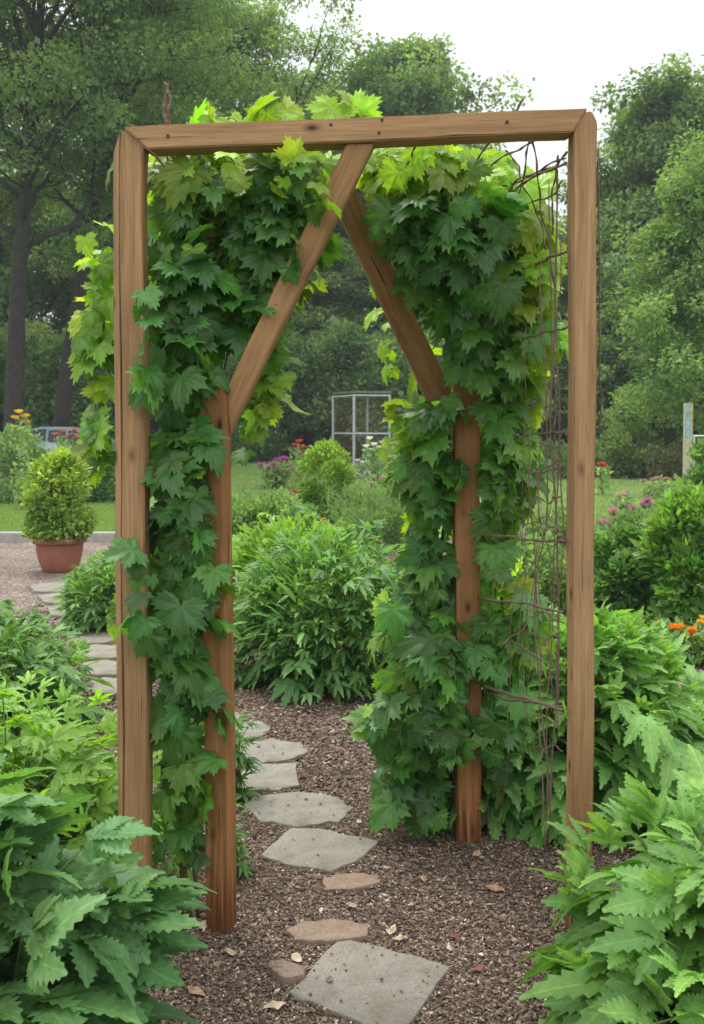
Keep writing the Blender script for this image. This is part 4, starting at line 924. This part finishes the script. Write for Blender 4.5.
# ------------------------------------------------------------------ trees
def tree(name, H, Rc, tr_, base, limbs, per, leaf, cols, seed, lean=(0, 0), clump=1.0, subs=3, gap=0):
    r = np.random.default_rng(seed); root = empty(name, (0, 0, 0)); L = Acc(); T_ = Acc(); Lb = Acc()
    n = 12; t = np.linspace(0, 1, n); tk = np.stack([lean[0]*t**1.3+.3*np.sin(t*4+seed)*t, lean[1]*t+.25*np.sin(t*3+seed*2)*t, t*H*.92], 1)
    rad = tr_*(1-t*.85); rad[0] *= 1.35
    T_.add(*tube_arrays(tk, rad, 12))
    cl = []
    for i in range(limbs):
        f = base+(1-base)*((i+.5)/limbs)**.9; st = np.array([np.interp(f*.97, t, tk[:, k]) for k in range(3)])
        az = i*2.4+r.uniform(-.4, .4); pr = math.sqrt(max(.06, 1-((f-base)/(1-base)*1.05-.38)**2/.42)); ln = Rc*pr*r.uniform(.62, 1.22)
        el = R(12)+R(50)*f+r.uniform(-.15, .15); d = np.array((math.cos(az)*math.cos(el), math.sin(az)*math.cos(el), math.sin(el)))
        s = np.linspace(0, 1, 7)[:, None]; Pl = st+d*ln*s+np.array((0, 0, 1))*ln*.22*s**2+r.normal(0, .05*ln, (7, 3))*s
        br = tr_*.42*(1-f*.5); Lb.add(*tube_arrays(Pl, np.linspace(br, br*.15, 7), 7))
        cl.append((Pl[-1], 1.0)); cl.append((Pl[5], .9)); cl.append((Pl[4]+r.normal(0, .3, 3), .85))
        for k in range(subs):
            q = Pl[2+k % 4]; a2 = az+r.choice((-1, 1))*r.uniform(.5, 1.3); l2 = ln*r.uniform(.28, .5)
            e = q+np.array((math.cos(a2), math.sin(a2), r.uniform(-.1, .7)))*l2; Lb.add(*tube_arrays(curve_pts(q, e, 5, .06*l2, r), np.linspace(br*.4, br*.08, 5), 5)); cl.append((e, r.uniform(.7, 1.05)))
            cl.append(((q+e)/2+r.normal(0, .25, 3), .7))
    for c, s in cl:
        if r.uniform() < gap: continue
        cr = clump*s*r.uniform(.75, 1.25); m = int(per*s*s); u = nrm(r.normal(0, 1, (m, 3))); rr = r.uniform(0, 1, m)**.42
        sq = 1+.25*np.sin(u[:, 0]*5+c[0]*3)*np.sin(u[:, 1]*5+c[1]*3)
        P = c+u*(rr*sq)[:, None]*np.array((cr, cr, cr*.66))
        D = u+r.normal(0, .6, (m, 3)); D[:, 2] -= .25; N = u*.35+np.array((0, 0, .9))+r.normal(0, .45, (m, 3))
        k0 = np.array(cols[0])+(np.array(cols[1])-np.array(cols[0]))*r.uniform(0, 1)
        scatter(L, TINY, P, D, N, leaf*np.exp(r.normal(0, .28, m)), jit(k0, m, .2, r), r)
    fo = L.build('crown', M['treeleaf'], root, smooth=False); tk_ = T_.build('trunk', M['bark'], root); Lb.build('limb', M['bark'], tk_)
    return root
def copy_tree(root):
    c = root.copy(); COL.objects.link(c)
    for ch in root.children:
        d = ch.copy(); COL.objects.link(d); d.parent = c
        for g in ch.children: e = g.copy(); COL.objects.link(e); e.parent = d
    return c
TC = ((.10, .175, .08), (.23, .32, .15)); TL = ((.15, .25, .09), (.24, .34, .14))
protos = {
 'open': tree('broadleaf_tree', 20, 6.5, .33, .38, 36, 420, .125, TC, 501, lean=(1.0, 0), clump=1.05, subs=4, gap=.3),
 'lean': tree('broadleaf_tree', 20, 6.0, .30, .42, 36, 420, .125, TC, 502, lean=(3.0, .5), clump=1.05, subs=4, gap=.3),
 'full': tree('broadleaf_tree', 18, 5.0, .34, .06, 44, 250, .20, TC, 503, clump=1.1, subs=4),
 'tall': tree('broadleaf_tree', 21, 4.8, .34, .08, 48, 250, .20, TC, 504, clump=1.05, subs=4),
 'light': tree('broadleaf_tree', 12, 4.2, .22, .12, 34, 300, .15, TL, 505, clump=.9, subs=4),
 'bush': tree('understory_bush', 4.6, 2.6, .10, .02, 22, 240, .16, TC, 506, clump=.75, subs=3),
}
used = set()
spots = [  # kind, px, Y, height scale, turn, label
 ('open', 14, 30, 1.0, .3, 'tall dark-trunked tree rising at the left edge'),
 ('lean', 58, 34, 1.05, .0, 'tree with a leaning trunk behind the arch at the left'),
 ('open', 222, 43, 1.05, 2.1, 'tall tree behind the top left of the arch'),
 ('open', -70, 36, 1.05, 4.0, 'tall tree beyond the left edge of the picture'),
 ('tall', 300, 52, .98, 1.0, 'slender tree rising behind the left half of the beam'),
 ('full', 120, 52, .82, 3.0, 'rounded tree in the second row behind the leaning trunk'),
 ('full', 30, 50, .8, 5.1, 'rounded tree in the second row behind the dark trunk'),
 ('tall', 400, 50, 1.06, 2.2, 'tallest tree behind the middle of the beam'),
 ('full', 345, 52, 1.12, .9, 'pointed tree between the two tallest behind the beam'),
 ('full', 458, 54, .92, 4.4, 'lower tree sloping down towards the gap of sky'),
 ('full', 215, 46, .55, 1.7, 'short full tree framed at the upper left in the arch'),
 ('full', 300, 44, .55, 2.9, 'short full tree seen between the two braces'),
 ('full', 372, 45, .52, .2, 'dark short tree behind the mesh cage'),
 ('full', 525, 52, .60, 3.7, 'small tree at the bottom of the sky gap left of the right post'),
 ('full', 592, 46, .58, 5.5, 'tree directly behind the right outer post'),
 ('full', 668, 40, .88, 1.2, 'big dark tree just right of the outer post'),
 ('tall', 716, 42, .80, 4.9, 'tallest tree at the right edge of the picture'),
 ('light', 716, 27, .72, 2.0, 'lighter green low tree spreading in from the right edge'),
 ('full', 640, 50, .84, 3.0, 'tall broad tree in the second row just right of the outer post'),
 ('full', 700, 47, .95, 4.1, 'tall broad tree in the second row between the two tallest at the right'),
 ('open', 140, 47, .95, 1.2, 'slim-trunked tree behind the left upper arch'),
 ('full', 800, 40, .9, 3.3, 'full tree beyond the right edge of the picture'),
 ('full', 450, 47, .5, 3.9, 'short full tree behind the right brace'),
 ('full', 560, 58, .55, .5, 'distant low tree beyond the trellis'),
 ('tall', -30, 56, .8, .8, 'distant tree in the far row at the left edge'),
]
for kind, px, Y, s, rz, lab in spots:
    p = protos[kind]
    o = copy_tree(p) if kind in used else p
    used.add(kind); o.location = ((px-352)/F*Y, Y, 0); o.rotation_euler = (0, 0, rz if kind != 'lean' else rz); o.scale = (max(s, .75), max(s, .75), s); tag(o, lab, 'tree', 'trees around the garden')
bs = [(-40, 38, 1, 'at the far left edge'), (28, 41, 1.0, 'behind the dark trunk'), (62, 37, .9, 'right of the dark trunk'), (112, 42, 1.05, 'behind the outer left post'), (165, 40, 1.0, 'behind the left vine'), (222, 41, 1.0, 'left of the left brace foot'),
 (262, 39, .85, 'at the left inside the arch'), (312, 40, 1.0, 'left of the mesh cage'), (360, 38, .95, 'right behind the mesh cage'), (412, 41, 1.0, 'right of the mesh cage'), (462, 40, 1.0, 'behind the right vine'), (512, 39, .95, 'left of the trellis wires'),
 (556, 40, 1.0, 'behind the right outer post'), (604, 38, .9, 'just right of the outer post'), (648, 41, 1.05, 'between the post and the marker post'), (690, 38, .95, 'behind the marker post'), (735, 40, 1, 'at the far right edge')]
for i, (px, Y, s, lab) in enumerate(bs):
    o = copy_tree(protos['bush']) if i else protos['bush']
    o.location = ((px-352)/F*Y, Y, 0); o.rotation_euler = (0, 0, i*1.9); o.scale = (s, s, s*1.0)
    tag(o, 'dark understory bush under the trees, ' + lab, 'bush', 'understory bushes below the trees')
# far wood closing the horizon
A = Acc(); r = np.random.default_rng(77); n = 90000
Xc = r.uniform(-60, 60, 420); Yc = r.uniform(64, 76, 420); Zc = r.uniform(.5, 8.5, 420)
k = r.integers(0, 420, n); u = nrm(r.normal(0, 1, (n, 3))); P = np.stack([Xc, Yc, Zc], 1)[k]+u*np.array((3, 2.4, 1.8))*r.uniform(.4, 1, (n, 1))**.5
P[:, 2] = np.maximum(P[:, 2], .1)
scatter(A, TINY, P, u+r.normal(0, .5, (n, 3)), u*.3+np.array((0, 0, 1))+r.normal(0, .4, (n, 3)), .42, jit((.07, .13, .06), n, .25, r), r)
tag(A.build('far_wood', M['treeleaf'], smooth=False), 'dense dark wood closing the view behind the garden trees', 'woodland', kind='stuff')

# ------------------------------------------------------------------ damp air
bm = bmesh.new(); bm_box(bm, -430, 430, -60, 730, -1, 30)
hz, nt, b = new_mat('haze'); nt.nodes.remove(b)
pv = nd(nt, 'ShaderNodeVolumePrincipled'); pv.inputs['Color'].default_value = (.86, .93, 1, 1); pv.inputs['Density'].default_value = .0009
nt.links.new(pv.outputs[0], nt.nodes['Material Output'].inputs['Volume'])
tag(from_bm('haze', bm, hz), 'thin pale damp air that softens the far trees', 'haze', kind='stuff')
#('DBG', o.name, [tuple(round(c, 3) for c in (o.matrix_world @ o.data.vertices[i].co)) for i in (int(np.argmin([v.co.z for v in o.data.vertices])),)])
